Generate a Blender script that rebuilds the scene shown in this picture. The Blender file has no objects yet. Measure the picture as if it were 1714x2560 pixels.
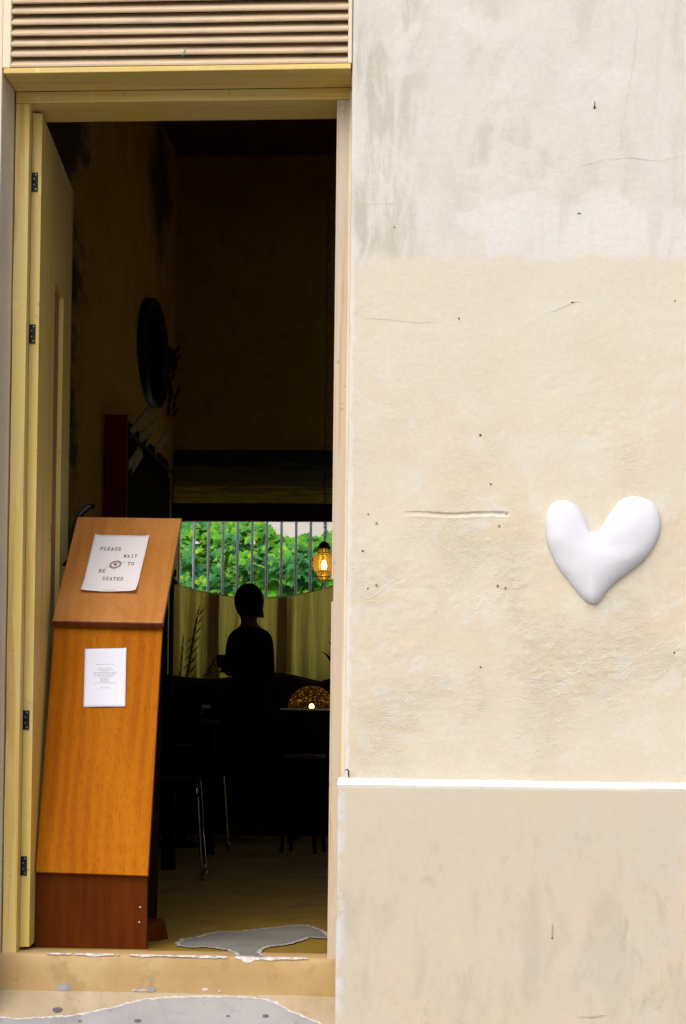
import bpy, bmesh, math, random
from mathutils import Vector, Matrix, noise
random.seed(7)
R = math.radians
S = bpy.context.scene
COL = S.collection

# ------------------------------------------------------------------ camera
cam_d = bpy.data.cameras.new('camera')
cam = bpy.data.objects.new('camera', cam_d); COL.objects.link(cam)
psi, th, rho = .068, .0276, .0114           # slight turn to the left, tilt up, hand-held roll
Fw = Vector((-math.sin(psi)*math.cos(th), math.cos(psi)*math.cos(th), math.sin(th)))
R0 = Vector((math.cos(psi), math.sin(psi), 0)); U0 = R0.cross(Fw)
Rt = R0*math.cos(rho)+U0*math.sin(rho); Up = -R0*math.sin(rho)+U0*math.cos(rho)
M = Matrix((Rt, Up, -Fw)).transposed().to_4x4(); M.translation = (0, -4.97, .574)
cam.matrix_world = M
cam_d.sensor_fit = 'HORIZONTAL'; cam_d.sensor_width = 36; cam_d.lens = 96.62
cam_d.shift_y = .2768; cam_d.clip_start = .05; cam_d.clip_end = 600
S.camera = cam

# ------------------------------------------------------------------ sky and sun (bright overcast)
SUN_EL, SUN_AZ = 46, 200      # azimuth of the sun counted clockwise from +Y
w = bpy.data.worlds.new('World'); S.world = w; w.use_nodes = True
wn = w.node_tree; wn.nodes.clear()
sky = wn.nodes.new('ShaderNodeTexSky'); sky.sky_type = 'NISHITA'; sky.sun_disc = False
sky.sun_elevation = R(SUN_EL); sky.sun_rotation = R(SUN_AZ)
sky.air_density = 1.0; sky.dust_density = 4.0; sky.ozone_density = 1.2
bg = wn.nodes.new('ShaderNodeBackground'); bg.inputs[1].default_value = .15
wo = wn.nodes.new('ShaderNodeOutputWorld')
wn.links.new(sky.outputs[0], bg.inputs[0]); wn.links.new(bg.outputs[0], wo.inputs[0])
sd = bpy.data.lights.new('sun', 'SUN'); sd.energy = 1.0; sd.angle = R(60); sd.color = (1, .975, .945)
sun = bpy.data.objects.new('sun', sd); COL.objects.link(sun)
az, el = R(SUN_AZ), R(SUN_EL)
to_sun = Vector((math.sin(az)*math.cos(el), math.cos(az)*math.cos(el), math.sin(el)))
sun.rotation_euler = to_sun.to_track_quat('Z', 'Y').to_euler(); sun.location = to_sun*40

vs = S.view_settings
vs.view_transform = 'Standard'; vs.look = 'None'; vs.gamma = 1; vs.use_curve_mapping = False
vs.exposure = .36
S.cycles.use_denoising = True
S.cycles.max_bounces = 8; S.cycles.diffuse_bounces = 5; S.cycles.transparent_max_bounces = 12
S.cycles.sample_clamp_indirect = 4

# ------------------------------------------------------------------ material helpers
class NT:
    def __init__(s, name):
        s.m = bpy.data.materials.new(name); s.m.use_nodes = True
        s.t = s.m.node_tree; s.b = s.t.nodes['Principled BSDF']
        s.out = s.t.nodes['Material Output']
    def n(s, typ, **kw):
        x = s.t.nodes.new('ShaderNode'+typ)
        for k, v in kw.items():
            if k[0] == 'i' and k[1:].isdigit(): s.put(v, x.inputs[int(k[1:])])
            else: setattr(x, k, v)
        return x
    def put(s, v, sock):
        if isinstance(v, bpy.types.NodeSocket): s.t.links.new(v, sock)
        elif isinstance(v, tuple) and len(v) == 3 and sock.type == 'RGBA': sock.default_value = (*v, 1)
        else: sock.default_value = v
    def pos(s, obj=True):
        if obj: return s.n('TexCoord').outputs['Object']
        return s.n('NewGeometry').outputs['Position']
    def noise(s, co, scale=5, detail=5, rough=.55, sc=None, dist=0):
        if sc:
            mp = s.n('Mapping'); s.put(co, mp.inputs[0]); mp.inputs['Scale'].default_value = sc; co = mp.outputs[0]
        x = s.n('TexNoise'); s.put(co, x.inputs['Vector'])
        x.inputs['Scale'].default_value = scale; x.inputs['Detail'].default_value = detail
        x.inputs['Roughness'].default_value = rough; x.inputs['Distortion'].default_value = dist
        return x.outputs['Fac']
    def rng(s, v, a, b, c=0., d=1., smooth=True):
        x = s.n('MapRange'); x.interpolation_type = 'SMOOTHSTEP' if smooth else 'LINEAR'
        s.put(v, x.inputs[0])
        for i, q in enumerate((a, b, c, d)): x.inputs[i+1].default_value = q
        return x.outputs[0]
    def math(s, op, a, b=0.):
        x = s.n('Math', operation=op); s.put(a, x.inputs[0]); s.put(b, x.inputs[1]); return x.outputs[0]
    def mix(s, f, a, b, blend='MIX'):
        x = s.n('Mix', data_type='RGBA', blend_type=blend)
        s.put(f, x.inputs[0]); s.put(a, x.inputs[6]); s.put(b, x.inputs[7]); return x.outputs[2]
    def sep(s, co):
        x = s.n('SeparateXYZ'); s.put(co, x.inputs[0]); return x.outputs
    def col(s, c): s.put(c, s.b.inputs['Base Color'])
    def rough(s, r): s.put(r, s.b.inputs['Roughness'])
    def bump(s, hgt, strength=.3, dist=.004):
        x = s.n('Bump'); x.inputs['Strength'].default_value = strength; x.inputs['Distance'].default_value = dist
        s.put(hgt, x.inputs['Height']); s.t.links.new(x.outputs[0], s.b.inputs['Normal'])

def plain(name, c1, c2=None, scale=6, rough=.6, metal=0, bump=.0, sc=None, spec=None, world=False):
    t = NT(name); co = t.pos(not world)
    f = t.noise(co, scale, 6, .6, sc)
    c2 = c2 or tuple(x*.75 for x in c1)
    t.col(t.mix(t.rng(f, .35, .65), c1, c2)); t.rough(t.rng(f, .2, .8, max(rough-.08, .03), min(rough+.1, 1)))
    t.b.inputs['Metallic'].default_value = metal
    if spec is not None: t.b.inputs['Specular IOR Level'].default_value = spec
    if bump: t.bump(t.noise(co, scale*8, 4, .6, sc), bump, .003)
    return t.m

# ---- weathered facade plaster
def plaster(kind):
    t = NT('plaster_'+kind); co = t.pos(False); X, Y, Z = t.sep(co)
    n_big = t.noise(co, 2.6, 5, .55); n_mid = t.noise(co, 9, 6, .62, dist=.6); n_fin = t.noise(co, 60, 5, .65)
    n_b2 = t.noise(co, 4.3, 4, .6, (1.0, 1, 1.7)); streak = t.noise(co, 3.4, 7, .62, (2.6, 1, 1.0), .5); streak2 = t.noise(co, 4.5, 7, .66, (3.4, 1, .8), .4)
    cream, peach, pale = (.655, .60, .47), (.655, .58, .445), (.66, .63, .53)
    low = t.mix(t.rng(n_big, .44, .58), cream, peach)
    low = t.mix(t.rng(n_mid, .50, .62, 0, .8), low, pale)
    low = t.mix(t.rng(n_b2, .53, .66, 0, .65), low, (.65, .55, .375))
    # thin bluish white bare patches
    low = t.mix(t.rng(t.noise(co, 5.5, 6, .7, (1, 1, 1.3), .8), .565, .62, 0, .6), low, (.66, .65, .575))
    if kind == 'wall':
        edge = t.math('ADD', Z, t.rng(t.noise(co, 7, 4, .6), .2, .8, -.022, .022, False))
        up_m = t.rng(edge, 1.898, 1.938)
        tint = t.mix(t.rng(n_mid, .40, .62), (.655, .62, .545), (.655, .625, .585))
        up = t.mix(t.rng(streak, .47, .72, 0, .5), tint, (.52, .50, .43))
        # grey water stains, strongest beside the door opening and in one vertical band
        lft = t.rng(X, -.02, -.27); 
        up = t.mix(t.math('MULTIPLY', t.rng(streak2, .44, .62, 0, .8), lft), up, (.47, .455, .375))
        cen = t.math('MULTIPLY', t.rng(t.math('ABSOLUTE', t.math('SUBTRACT', X, .10)), .22, .05), t.rng(n_mid, .42, .6, 0, .75))
        cen = t.math('MULTIPLY', cen, t.rng(t.math('ABSOLUTE', t.math('SUBTRACT', Z, 2.2)), .19, .05))
        up = t.mix(cen, up, (.53, .505, .42))
        # pale repaired patch: right half, just over the colour change
        px = t.math('ADD', X, t.rng(n_mid, .3, .7, -.09, .09, False))
        pz = t.math('ADD', Z, t.rng(t.noise(co, 5, 4, .6), .3, .7, -.07, .07, False))
        pm = t.math('MULTIPLY', t.rng(px, .0, .025), t.rng(pz, 2.11, 2.06))
        pm = t.math('MULTIPLY', pm, t.rng(streak2, .66, .5, .25, .95))
        up = t.mix(pm, up, (.685, .665, .635))
        wz = t.math('MULTIPLY', t.rng(t.noise(co, 4.2, 5, .62, None, .5), .51, .60, 0, .75), t.rng(Z, 2.0, 2.2))
        up = t.mix(wz, up, (.68, .655, .615))
        right = t.math('MULTIPLY', t.rng(X, .42, .56), t.rng(streak2, .45, .6, 0, .6))
        up = t.mix(right, up, (.55, .525, .47))
        # upper part of the lower coat is greyer
        low = t.mix(t.rng(Z, 1.2, 1.85, 0, .65), low, (.66, .62, .515))
        c = t.mix(up_m, low, up)
        # white brushed arris
        ar = t.rng(t.math('ADD', X, t.rng(t.noise(co, 6, 5, .7, (1, 1, 1.6)), .3, .7, -.012, .012, False)), -.318, -.326)
        c = t.mix(t.math('MULTIPLY', ar, t.rng(Z, 2.0, 1.8, .35, .9)), c, (.70, .665, .63))
    else:
        base = t.mix(t.rng(n_mid, .4, .62), (.60, .525, .405), (.59, .53, .43))
        c = t.mix(t.rng(n_big, .45, .62, 0, .5), base, (.605, .52, .385))
        c = t.mix(t.math('MULTIPLY', t.rng(n_b2, .46, .62, 0, .7), t.rng(X, .1, .35)), c, (.56, .53, .44))
        sm = t.math('MULTIPLY', t.rng(streak, .46, .70, 0, .42), t.rng(Z, .42, .15))
        c = t.mix(sm, c, (.40, .37, .29))
        sm2 = t.math('MULTIPLY', t.rng(t.noise(co, 20, 5, .72, (1, 1, .5), .6), .50, .72, 0, .5), t.rng(t.noise(co, 3.2, 3, .5), .47, .58))
        sm2 = t.math('MULTIPLY', sm2, t.rng(Z, .42, .3))
        c = t.mix(sm2, c, (.36, .33, .25))
        ch = t.math('MULTIPLY', t.rng(X, -.322, -.338), t.rng(t.noise(co, 17, 4, .6), .45, .53))
        c = t.mix(ch, c, (.60, .60, .60))
        lip = t.math('MULTIPLY', t.rng(Z, .476, .486), t.rng(t.noise(co, 26, 4, .6), .3, .5, .5, 1))
        c = t.mix(lip, c, (.74, .72, .66))
    # pits and specks
    v = t.n('TexVoronoi', feature='F1'); t.put(co, v.inputs['Vector']); v.inputs['Scale'].default_value = 17
    pit = t.rng(t.math('ADD', v.outputs['Distance'], t.rng(t.noise(co, 3, 3), .3, .6, .0, .06, False)), .03, .06, .45, 0)
    c = t.mix(pit, c, (.25, .21, .15))
    c = t.mix(t.rng(n_fin, .3, .7, 0, .10), c, (.38, .33, .25))
    t.col(c); t.rough(.88); t.b.inputs['Specular IOR Level'].default_value = .25
    h = t.math('ADD', t.math('MULTIPLY', n_fin, .35), t.math('MULTIPLY', t.noise(co, 26, 6, .65), .65))
    gr = t.noise(co, 150, 4, .7); h = t.math('ADD', t.math('MULTIPLY', h, .7), t.math('MULTIPLY', gr, .3)); 
    if kind == 'wall':
        zone = t.math('MULTIPLY', t.rng(Z, 1.75, 1.15, .12, 1), t.rng(t.noise(co, 3.1, 3, .55), .46, .60, .03, 1))
        rid = t.noise(co, 30, 8, .68, (1, 1, 1.5), 1.4); rid = t.math('ABSOLUTE', t.math('SUBTRACT', rid, .5))
        h = t.math('ADD', h, t.math('MULTIPLY', t.math('MULTIPLY', rid, 2.4), zone))
    t.bump(h, .65 if kind == 'wall' else .3, .0045)
    return t.m

def painted_wood(name, a, b, streak_col, sc=(45, 45, 1.3), amt=.55, rough=.5):
    t = NT(name); co = t.pos(False)
    g = t.noise(co, 1, 5, .6, sc, .8); k = t.noise(co, 3.5, 4, .6)
    c = t.mix(t.rng(k, .35, .65), a, b)
    c = t.mix(t.rng(g, .50, .62, 0, amt), c, streak_col)
    ww = t.noise(co, 7, 6, .7, (3, 3, .6), .6); c = t.mix(t.rng(ww, .58, .68, 0, .55), c, tuple(min(.8, x*1.15+.06) for x in a)); c = t.mix(t.rng(ww, .40, .30, 0, .35), c, tuple(x*.55 for x in b))
    d = t.noise(co, 38, 4, .6)
    c = t.mix(t.rng(d, .66, .72, 0, .4), c, tuple(x*.45 for x in streak_col))
    t.col(c); t.rough(t.rng(g, .3, .7, rough-.07, rough+.15)); t.bump(g, .12, .002)
    return t.m

def timber(name, c1, c2, c3, axis=(28, 28, 1.6), rough=.38, coat=.0, spec=.12):
    t = NT(name); co = t.pos(True)
    big = t.noise(co, 2.1, 3, .5, (1.2, 1, .55), 1.2)
    wv = t.n('TexWave', wave_type='BANDS', bands_direction='X'); 
    mp = t.n('Mapping'); t.put(co, mp.inputs[0]); mp.inputs['Scale'].default_value = (9, 9, .9)
    t.put(mp.outputs[0], wv.inputs['Vector']); wv.inputs['Scale'].default_value = .9
    wv.inputs['Distortion'].default_value = 7; wv.inputs['Detail'].default_value = 3; wv.inputs['Detail Scale'].default_value = .7
    fine = t.noise(co, 1, 6, .7, tuple(a*6 for a in axis))
    c = t.mix(t.rng(wv.outputs['Fac'], .15, .85, 0, .55), c1, c2)
    c = t.mix(t.rng(big, .40, .60, 0, .75), c, c3)
    fl2 = t.noise(co, 4.5, 4, .6, (1.6, 1, .5), 2.0); c = t.mix(t.rng(fl2, .54, .70, 0, .45), c, tuple(x*.72 for x in c1))
    scf = t.noise(co, 16, 6, .75, (1, 1, 2.2), .5); c = t.mix(t.rng(scf, .64, .74, 0, .35), c, tuple(min(1, x*1.25+.02) for x in c3))
    c = t.mix(t.rng(fine, .48, .7, 0, .5), c, tuple(x*.62 for x in c2))
    t.col(c); t.rough(t.rng(fine, .3, .7, rough-.05, rough+.12)); t.bump(fine, .06, .001)
    t.b.inputs['Specular IOR Level'].default_value = spec; t.b.inputs['Coat Weight'].default_value = coat; t.b.inputs['Coat Roughness'].default_value = .3
    return t.m

MAT = {}
MAT['wall'] = plaster('wall'); MAT['plinth'] = plaster('plinth')
MAT['pier'] = plain('pier_limewash', (.78, .67, .50), (.72, .61, .44), 5, .85, bump=.3, world=True)
MAT['ledge'] = plain('ledge_lit_white', (.80, .78, .72), (.74, .70, .60), 9, .8, bump=.4, world=True)  # whiter than the plinth: light caught by the sloped top, put into the colour
MAT['frame'] = painted_wood('frame_shade_tint', (.72, .54, .13), (.71, .55, .21), (.58, .30, .06))  # left jamb: yellow cast of the shaded doorway put into the cream
MAT['frame_head'] = painted_wood('frame_head_shade_tint', (.72, .54, .13), (.71, .55, .19), (.58, .32, .07), sc=(1.3, 45, 45), amt=.4)  # head and soffit rail: the yellow of their shade is in the colour
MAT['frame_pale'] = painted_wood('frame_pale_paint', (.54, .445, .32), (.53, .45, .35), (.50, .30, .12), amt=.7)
MAT['door'] = painted_wood('door_cream_paint', (.74, .54, .11), (.74, .56, .18), (.62, .36, .07), amt=.45)
MAT['door_panel'] = painted_wood('door_panel_wood', (.40, .20, .05), (.36, .17, .04), (.25, .10, .02))
MAT['louver'] = plain('louver_cream_paint', (.66, .52, .33), (.62, .49, .31), 4, .42, sc=(1, 6, 6), world=True)
t = NT('louver_dusty_paint'); co = t.pos(False); n1 = t.noise(co, 4, 5, .6, (1, 6, 6)); n2 = t.noise(co, 14, 6, .7, (.6, 1, 3))
c = t.mix(t.rng(n1, .35, .65), (.66, .52, .33), (.62, .48, .32)); c = t.mix(t.rng(n2, .48, .68, 0, .6), c, (.42, .31, .26)); t.col(c); t.rough(.5); t.bump(n2, .1, .002); MAT['louver'] = t.m
MAT['heart'] = plain('heart_white_plaster', (.70, .705, .745), (.68, .685, .725), 9, .7, bump=.25, spec=.12)
MAT['iron'] = plain('black_iron', (.012, .012, .014), (.03, .026, .02), 40, .42, .6)
MAT['screw'] = plain('screw_steel', (.35, .33, .3), None, 60, .4, .9)
MAT['string'] = plain('green_string', (.03, .33, .22), None, 60, .7)
MAT['hole'] = plain('hole_dirt', (.10, .075, .05), None, 60, .9)
MAT['plug'] = plain('plug_plastic', (.52, .47, .36), (.35, .3, .2), 60, .7)
MAT['crack'] = plain('crack_dirt', (.46, .42, .35), (.58, .53, .45), 40, .95)
MAT['slit'] = plain('groove_dirt', (.36, .30, .20), (.46, .39, .27), 40, .95)
MAT['wood_front'] = timber('lectern_front_veneer', (.42, .125, .001), (.31, .083, .001), (.46, .155, .002), rough=.5, spec=.05)
MAT['wood_top'] = timber('lectern_top_veneer', (.50, .20, .04), (.42, .155, .025), (.56, .25, .07), rough=.34, spec=.55)
MAT['wood_kick'] = timber('lectern_kick_veneer', (.095, .019, .0), (.066, .012, .0), (.115, .026, .0), rough=.5, spec=.06)
MAT['wood_edge'] = timber('lectern_edge', (.16, .045, .012), (.11, .03, .008), (.17, .05, .012), rough=.5)
MAT['wood_dark'] = timber('dark_stained_wood', (.014, .006, .003), (.009, .004, .002), (.018, .008, .003), rough=.7, spec=.02)
MAT['wood_red'] = timber('red_stained_wood', (.34, .05, .006), (.25, .035, .004), (.38, .07, .01), rough=.5)
MAT['black'] = plain('black_cloth', (.004, .004, .004), (.006, .005, .005), 30, .95, spec=.1)
MAT['chrome'] = plain('chrome_tube', (.36, .34, .29), None, 30, .22, 1)
MAT['plate'] = plain('white_glaze', (.75, .74, .70), None, 10, .2)

t = NT('paper_warm'); t.col(t.mix(t.noise(t.pos(), 7, 3), (.86, .82, .83), (.84, .81, .82))); t.rough(.8); MAT['paper1'] = t.m
t = NT('paper_cool'); t.col(t.mix(t.noise(t.pos(), 7, 3), (.80, .81, .93), (.78, .80, .92))); t.rough(.75); MAT['paper2'] = t.m
MAT['ink'] = plain('ink_black', (.03, .028, .035), None, 50, .8)
MAT['ink_faint'] = plain('ink_faint', (.42, .42, .46), None, 50, .8)
MAT['ink_pink'] = plain('ink_pink', (.55, .34, .36), None, 50, .8)
MAT['ink_rose'] = plain('ink_rose', (.66, .54, .55), None, 50, .8)
MAT['ink_red'] = plain('ink_red', (.45, .012, .03), None, 50, .7)

# floor and step paint
def floor_mat(name, a, b, dark, rough):
    t = NT(name); co = t.pos(False)
    n1 = t.noise(co, 3.2, 6, .6, (1, .8, 1)); n2 = t.noise(co, 22, 5, .65); n3 = t.noise(co, 7, 5, .6, (1, .25, 1))
    c = t.mix(t.rng(n1, .38, .64), a, b); c = t.mix(t.rng(n2, .55, .75, 0, .5), c, dark)
    c = t.mix(t.rng(n3, .56, .68, 0, .45), c, dark)
    t.col(c); t.rough(t.rng(n1, .3, .7, rough-.08, rough+.12)); t.bump(n2, .2, .003); return t.m
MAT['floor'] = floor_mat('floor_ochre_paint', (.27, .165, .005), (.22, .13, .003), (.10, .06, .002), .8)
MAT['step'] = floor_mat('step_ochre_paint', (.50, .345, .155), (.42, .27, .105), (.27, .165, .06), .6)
MAT['apron'] = floor_mat('apron_cream_paint', (.45, .365, .24), (.39, .305, .19), (.27, .2, .11), .7)
MAT['cement'] = floor_mat('bare_cement', (.36, .355, .35), (.29, .285, .28), (.17, .165, .185), .7)
MAT['cement_in'] = floor_mat('bare_cement_worn', (.26, .255, .235), (.20, .195, .175), (.15, .115, .06), .6)
MAT['chip'] = plain('chipped_paint_edge', (.70, .66, .60), (.36, .32, .31), 45, .8, world=True)
MAT['rim'] = plain('paint_break_rim', (.74, .71, .66), (.56, .52, .47), 45, .8, world=True)
t = NT('paint_crumbs'); co = t.pos(False); u = t.sep(t.n('UVMap').outputs[0])[0]      # broken paint edge, crumbling away on both sides
ac = t.math('MULTIPLY', t.math('ABSOLUTE', t.math('SUBTRACT', u, .5)), 2); nz = t.noise(co, 55, 5, .7); n2 = t.noise(co, 140, 3, .6)
al = t.rng(t.math('SUBTRACT', t.math('ADD', nz, t.math('MULTIPLY', n2, .4)), t.math('MULTIPLY', ac, .6)), .40, .50)
t.col(t.mix(t.rng(n2, .35, .65), (.68, .65, .60), (.46, .42, .38))); t.rough(.85); t.put(al, t.b.inputs['Alpha']); MAT['rim'] = t.m
MAT['stain'] = plain('dark_spot', (.10, .085, .10), (.14, .12, .12), 40, .8)
MAT['street'] = floor_mat('street_concrete', (.20, .19, .175), (.17, .165, .15), (.12, .115, .11), .85)

def room_mat(name, a, b, dark, left=False):
    t = NT(name); co = t.pos(False); X, Y, Z = t.sep(co)
    n1 = t.noise(co, 2.2, 6, .6); n2 = t.noise(co, 8, 6, .65, (1, 2.4, .8)); 
    c = t.mix(t.rng(n1, .38, .62), a, b); c = t.mix(t.rng(n2, .52, .68, 0, .5), c, dark)
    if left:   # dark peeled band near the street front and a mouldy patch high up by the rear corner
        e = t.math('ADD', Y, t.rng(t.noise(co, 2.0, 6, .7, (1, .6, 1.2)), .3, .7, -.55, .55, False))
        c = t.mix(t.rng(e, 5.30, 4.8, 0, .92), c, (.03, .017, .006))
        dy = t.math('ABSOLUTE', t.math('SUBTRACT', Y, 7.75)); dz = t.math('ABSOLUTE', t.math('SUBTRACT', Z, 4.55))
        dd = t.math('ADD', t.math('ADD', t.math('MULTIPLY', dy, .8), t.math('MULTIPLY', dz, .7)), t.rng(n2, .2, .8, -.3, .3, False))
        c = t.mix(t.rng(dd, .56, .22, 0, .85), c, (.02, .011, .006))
    t.col(c); t.rough(.9); t.bump(n2, .4, .01); return t.m
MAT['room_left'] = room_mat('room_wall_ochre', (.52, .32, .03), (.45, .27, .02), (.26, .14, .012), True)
MAT['room'] = room_mat('room_wall_brown', (.50, .31, .035), (.44, .27, .025), (.30, .17, .015))
MAT['ceiling'] = room_mat('ceiling_dark_boards', (.16, .08, .04), (.13, .065, .03), (.08, .04, .02))
MAT['bar'] = plain('bar_grey_paint', (.86, .87, .80), (.82, .83, .76), 6, .5, sc=(1, 1, .4))
MAT['beam'] = plain('dark_beam', (.02, .013, .009), (.03, .018, .012), 6, .6, sc=(.3, 3, 3))

t = NT('landscape_streaks'); co = t.pos(False); X, Y, Z = t.sep(co)     # painted landscape: dark sky, streaky fields, yellow sand
st = t.noise(co, 3, 7, .68, (1.1, 1, 16)); st2 = t.noise(co, 9, 5, .6, (1, 1, 12))
e = t.math('ADD', Z, t.rng(st, .25, .75, -.09, .09, False))
c = t.mix(t.rng(e, 2.70, 2.60), (.02, .024, .018), (.16, .16, .04)); c = t.mix(t.rng(e, 2.58, 2.42), c, (.92, .74, .08))
c = t.mix(t.rng(st2, .52, .68, 0, .5), c, (.06, .07, .02)); t.col(c); t.rough(.7); MAT['landscape'] = t.m

def cloth(name, a, b, tr):
    t = NT(name); co = t.pos(False); f = t.rng(t.noise(co, 7, 5, .65, (7, 1, .35)), .3, .7); c = t.mix(f, a, b)
    t.col(c); t.rough(.95); tl = t.n('BsdfTranslucent'); t.put(c, tl.inputs[0])
    mx = t.n('MixShader'); mx.inputs[0].default_value = tr
    t.t.links.new(t.b.outputs[0], mx.inputs[1]); t.t.links.new(tl.outputs[0], mx.inputs[2]); t.t.links.new(mx.outputs[0], t.out.inputs[0]); return t.m
MAT['curtain'] = cloth('curtain_linen', (.86, .68, .14), (.66, .50, .09), .85)
MAT['curtain_dark'] = cloth('curtain_brown', (.20, .11, .03), (.14, .07, .02), .4)

def leaf_mat():
    t = NT('leaf_green'); co = t.pos(False)
    f = t.noise(co, 2.4, 3, .6); g = t.noise(co, 9, 3, .6)
    c = t.mix(t.rng(f, .36, .6), (.045, .23, .085), (.13, .42, .03)); c = t.mix(t.rng(g, .52, .66, 0, .9), c, (.36, .62, .02))
    t.col(c); t.rough(.6); t.b.inputs['Specular IOR Level'].default_value = .2; tl = t.n('BsdfTranslucent'); t.put(t.mix(.5, c, (.36, .70, .02)), tl.inputs[0])
    mx = t.n('MixShader'); mx.inputs[0].default_value = .3
    t.t.links.new(t.b.outputs[0], mx.inputs[1]); t.t.links.new(tl.outputs[0], mx.inputs[2]); t.t.links.new(mx.outputs[0], t.out.inputs[0]); return t.m
MAT['leaf'] = leaf_mat()
MAT['stem'] = plain('stem_bark', (.07, .05, .03), None, 12, .9)
MAT['yard_wall'] = plain('yard_pale_wall', (.60, .56, .50), (.55, .52, .47), 2, .9, world=True)
MAT['fence'] = plain('fence_green', (.06, .22, .09), (.05, .18, .07), 3, .9, world=True)
MAT['palm'] = plain('palm_dark_leaf', (.006, .009, .004), None, 20, .5)

def amber(name, tint, gloss, bumpy=False, scat=.2):
    t = NT(name); co = t.pos()
    tr = t.n('BsdfTransparent'); t.put(tint, tr.inputs[0]); gl = t.n('BsdfGlossy'); gl.inputs['Roughness'].default_value = .08
    t.put((1, .75, .35), gl.inputs[0])
    fr = t.n('Fresnel'); fr.inputs[0].default_value = 1.4
    mx = t.n('MixShader'); t.put(t.math('ADD', t.math('MULTIPLY', fr.outputs[0], .4), gloss), mx.inputs[0])
    if bumpy:
        v = t.n('TexVoronoi'); t.put(co, v.inputs['Vector']); v.inputs['Scale'].default_value = 42
        bp = t.n('Bump'); bp.inputs['Strength'].default_value = 1; bp.inputs['Distance'].default_value = .01
        t.t.links.new(v.outputs['Distance'], bp.inputs['Height']); t.t.links.new(bp.outputs[0], gl.inputs['Normal']); t.t.links.new(bp.outputs[0], fr.inputs['Normal'])
    t.t.links.new(tr.outputs[0], mx.inputs[1]); t.t.links.new(gl.outputs[0], mx.inputs[2])
    tl = t.n('BsdfTranslucent'); t.put((1, .62, .16), tl.inputs[0]); m2 = t.n('MixShader'); m2.inputs[0].default_value = scat
    if bumpy: t.put(t.rng(t.math('ADD', v.outputs['Distance'], t.rng(t.noise(co, 30, 2), .3, .7, -.2, .2, False)), .05, .45, .5, .03), m2.inputs[0])
    t.t.links.new(mx.outputs[0], m2.inputs[1]); t.t.links.new(tl.outputs[0], m2.inputs[2]); t.t.links.new(m2.outputs[0], t.out.inputs[0]); t.t.nodes.remove(t.b); return t.m
MAT['amber'] = amber('amber_glass', (1, .80, .36), .04)
MAT['amber_dimple'] = amber('amber_dimpled_glass', (.78, .56, .24), .03, True, .07)
def glow(name, c, s):
    m = bpy.data.materials.new(name); m.use_nodes = True; b = m.node_tree.nodes['Principled BSDF']
    b.inputs['Base Color'].default_value = (*c, 1); b.inputs['Emission Color'].default_value = (*c, 1); b.inputs['Emission Strength'].default_value = s; return m
MAT['bulb'] = glow('lit_bulb', (1, .70, .28), 18)
MAT['skin'] = plain('skin', (.13, .065, .04), (.11, .055, .033), 10, .65)
MAT['hair'] = plain('black_hair', (.004, .003, .003), (.007, .005, .004), 3, .8, sc=(30, 30, 2), spec=.15)
MAT['dress'] = plain('black_dress', (.004, .004, .004), (.005, .005, .005), 20, .95, spec=.1)
MAT['mug'] = plain('dark_pewter', (.05, .045, .04), None, 20, .4, .5)
BOOK = [plain('book_cover_brown', (.11, .06, .03), None, 20, .6), plain('book_cover_red', (.10, .02, .012), None, 20, .6), plain('book_cover_olive', (.12, .10, .04), None, 20, .6)]
MAT['pages'] = plain('book_pages', (.45, .38, .25), None, 60, .9)
MAT['magazine'] = plain('magazine_paper', (.32, .25, .09), (.24, .19, .06), 15, .6)
MAT['cushion'] = plain('cushion_maroon', (.03, .008, .006), None, 12, .95)

# ------------------------------------------------------------------ object helpers
def wl(o):
    v = Vector((0, 0, 0))
    while o: v = v+o.location; o = o.parent
    return v
def tag(o, label, cat=None, group=None):
    o['label'] = label
    if cat: o['category'] = cat
    if group: o['group'] = group
    return o
def thing(name, label, cat, loc=(0, 0, 0), group=None):
    o = bpy.data.objects.new(name, None); COL.objects.link(o); o.location = loc; o.empty_display_size = .1
    return tag(o, label, cat, group)
def obj(name, bm, mat, parent=None, smooth=False, local=False):
    """link a bmesh given in world coordinates (local=True: in the thing's own coordinates)"""
    me = bpy.data.meshes.new(name)
    if not local and parent: bmesh.ops.translate(bm, verts=bm.verts, vec=-wl(parent))
    off = None
    if not parent and not local:      # a thing of one mesh: origin at the middle of its base
        xs = [v.co for v in bm.verts]
        off = Vector(((min(v.x for v in xs)+max(v.x for v in xs))/2, (min(v.y for v in xs)+max(v.y for v in xs))/2, min(v.z for v in xs)))
        bmesh.ops.translate(bm, verts=bm.verts, vec=-off)
    if smooth:
        for f in bm.faces: f.smooth = True
    bm.to_mesh(me); bm.free()
    for m in (mat if isinstance(mat, (list, tuple)) else [mat]): me.materials.append(m if not isinstance(m, str) else MAT[m])
    o = bpy.data.objects.new(name, me); COL.objects.link(o)
    if parent: o.parent = parent
    if off is not None: o.location = off
    return o
def struct(name, bm, mat, smooth=False):
    o = obj(name, bm, mat, None, smooth); o['kind'] = 'structure'; return o
def nb(): return bmesh.new()
def box(x0, x1, y0, y1, z0, z1, bev=0, bm=None):
    bm = bm or nb(); n0 = len(bm.verts)
    vs_ = [bm.verts.new((x, y, z)) for z in (z0, z1) for y in (y0, y1) for x in (x0, x1)]
    fs = []
    for q in ((0, 2, 3, 1), (4, 5, 7, 6), (0, 1, 5, 4), (2, 6, 7, 3), (0, 4, 6, 2), (1, 3, 7, 5)): fs.append(bm.faces.new([vs_[i] for i in q]))
    if bev:
        es = list({e for f in fs for e in f.edges})
        bmesh.ops.bevel(bm, geom=es, offset=bev, segments=2, affect='EDGES', profile=.6)
    return bm
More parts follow.
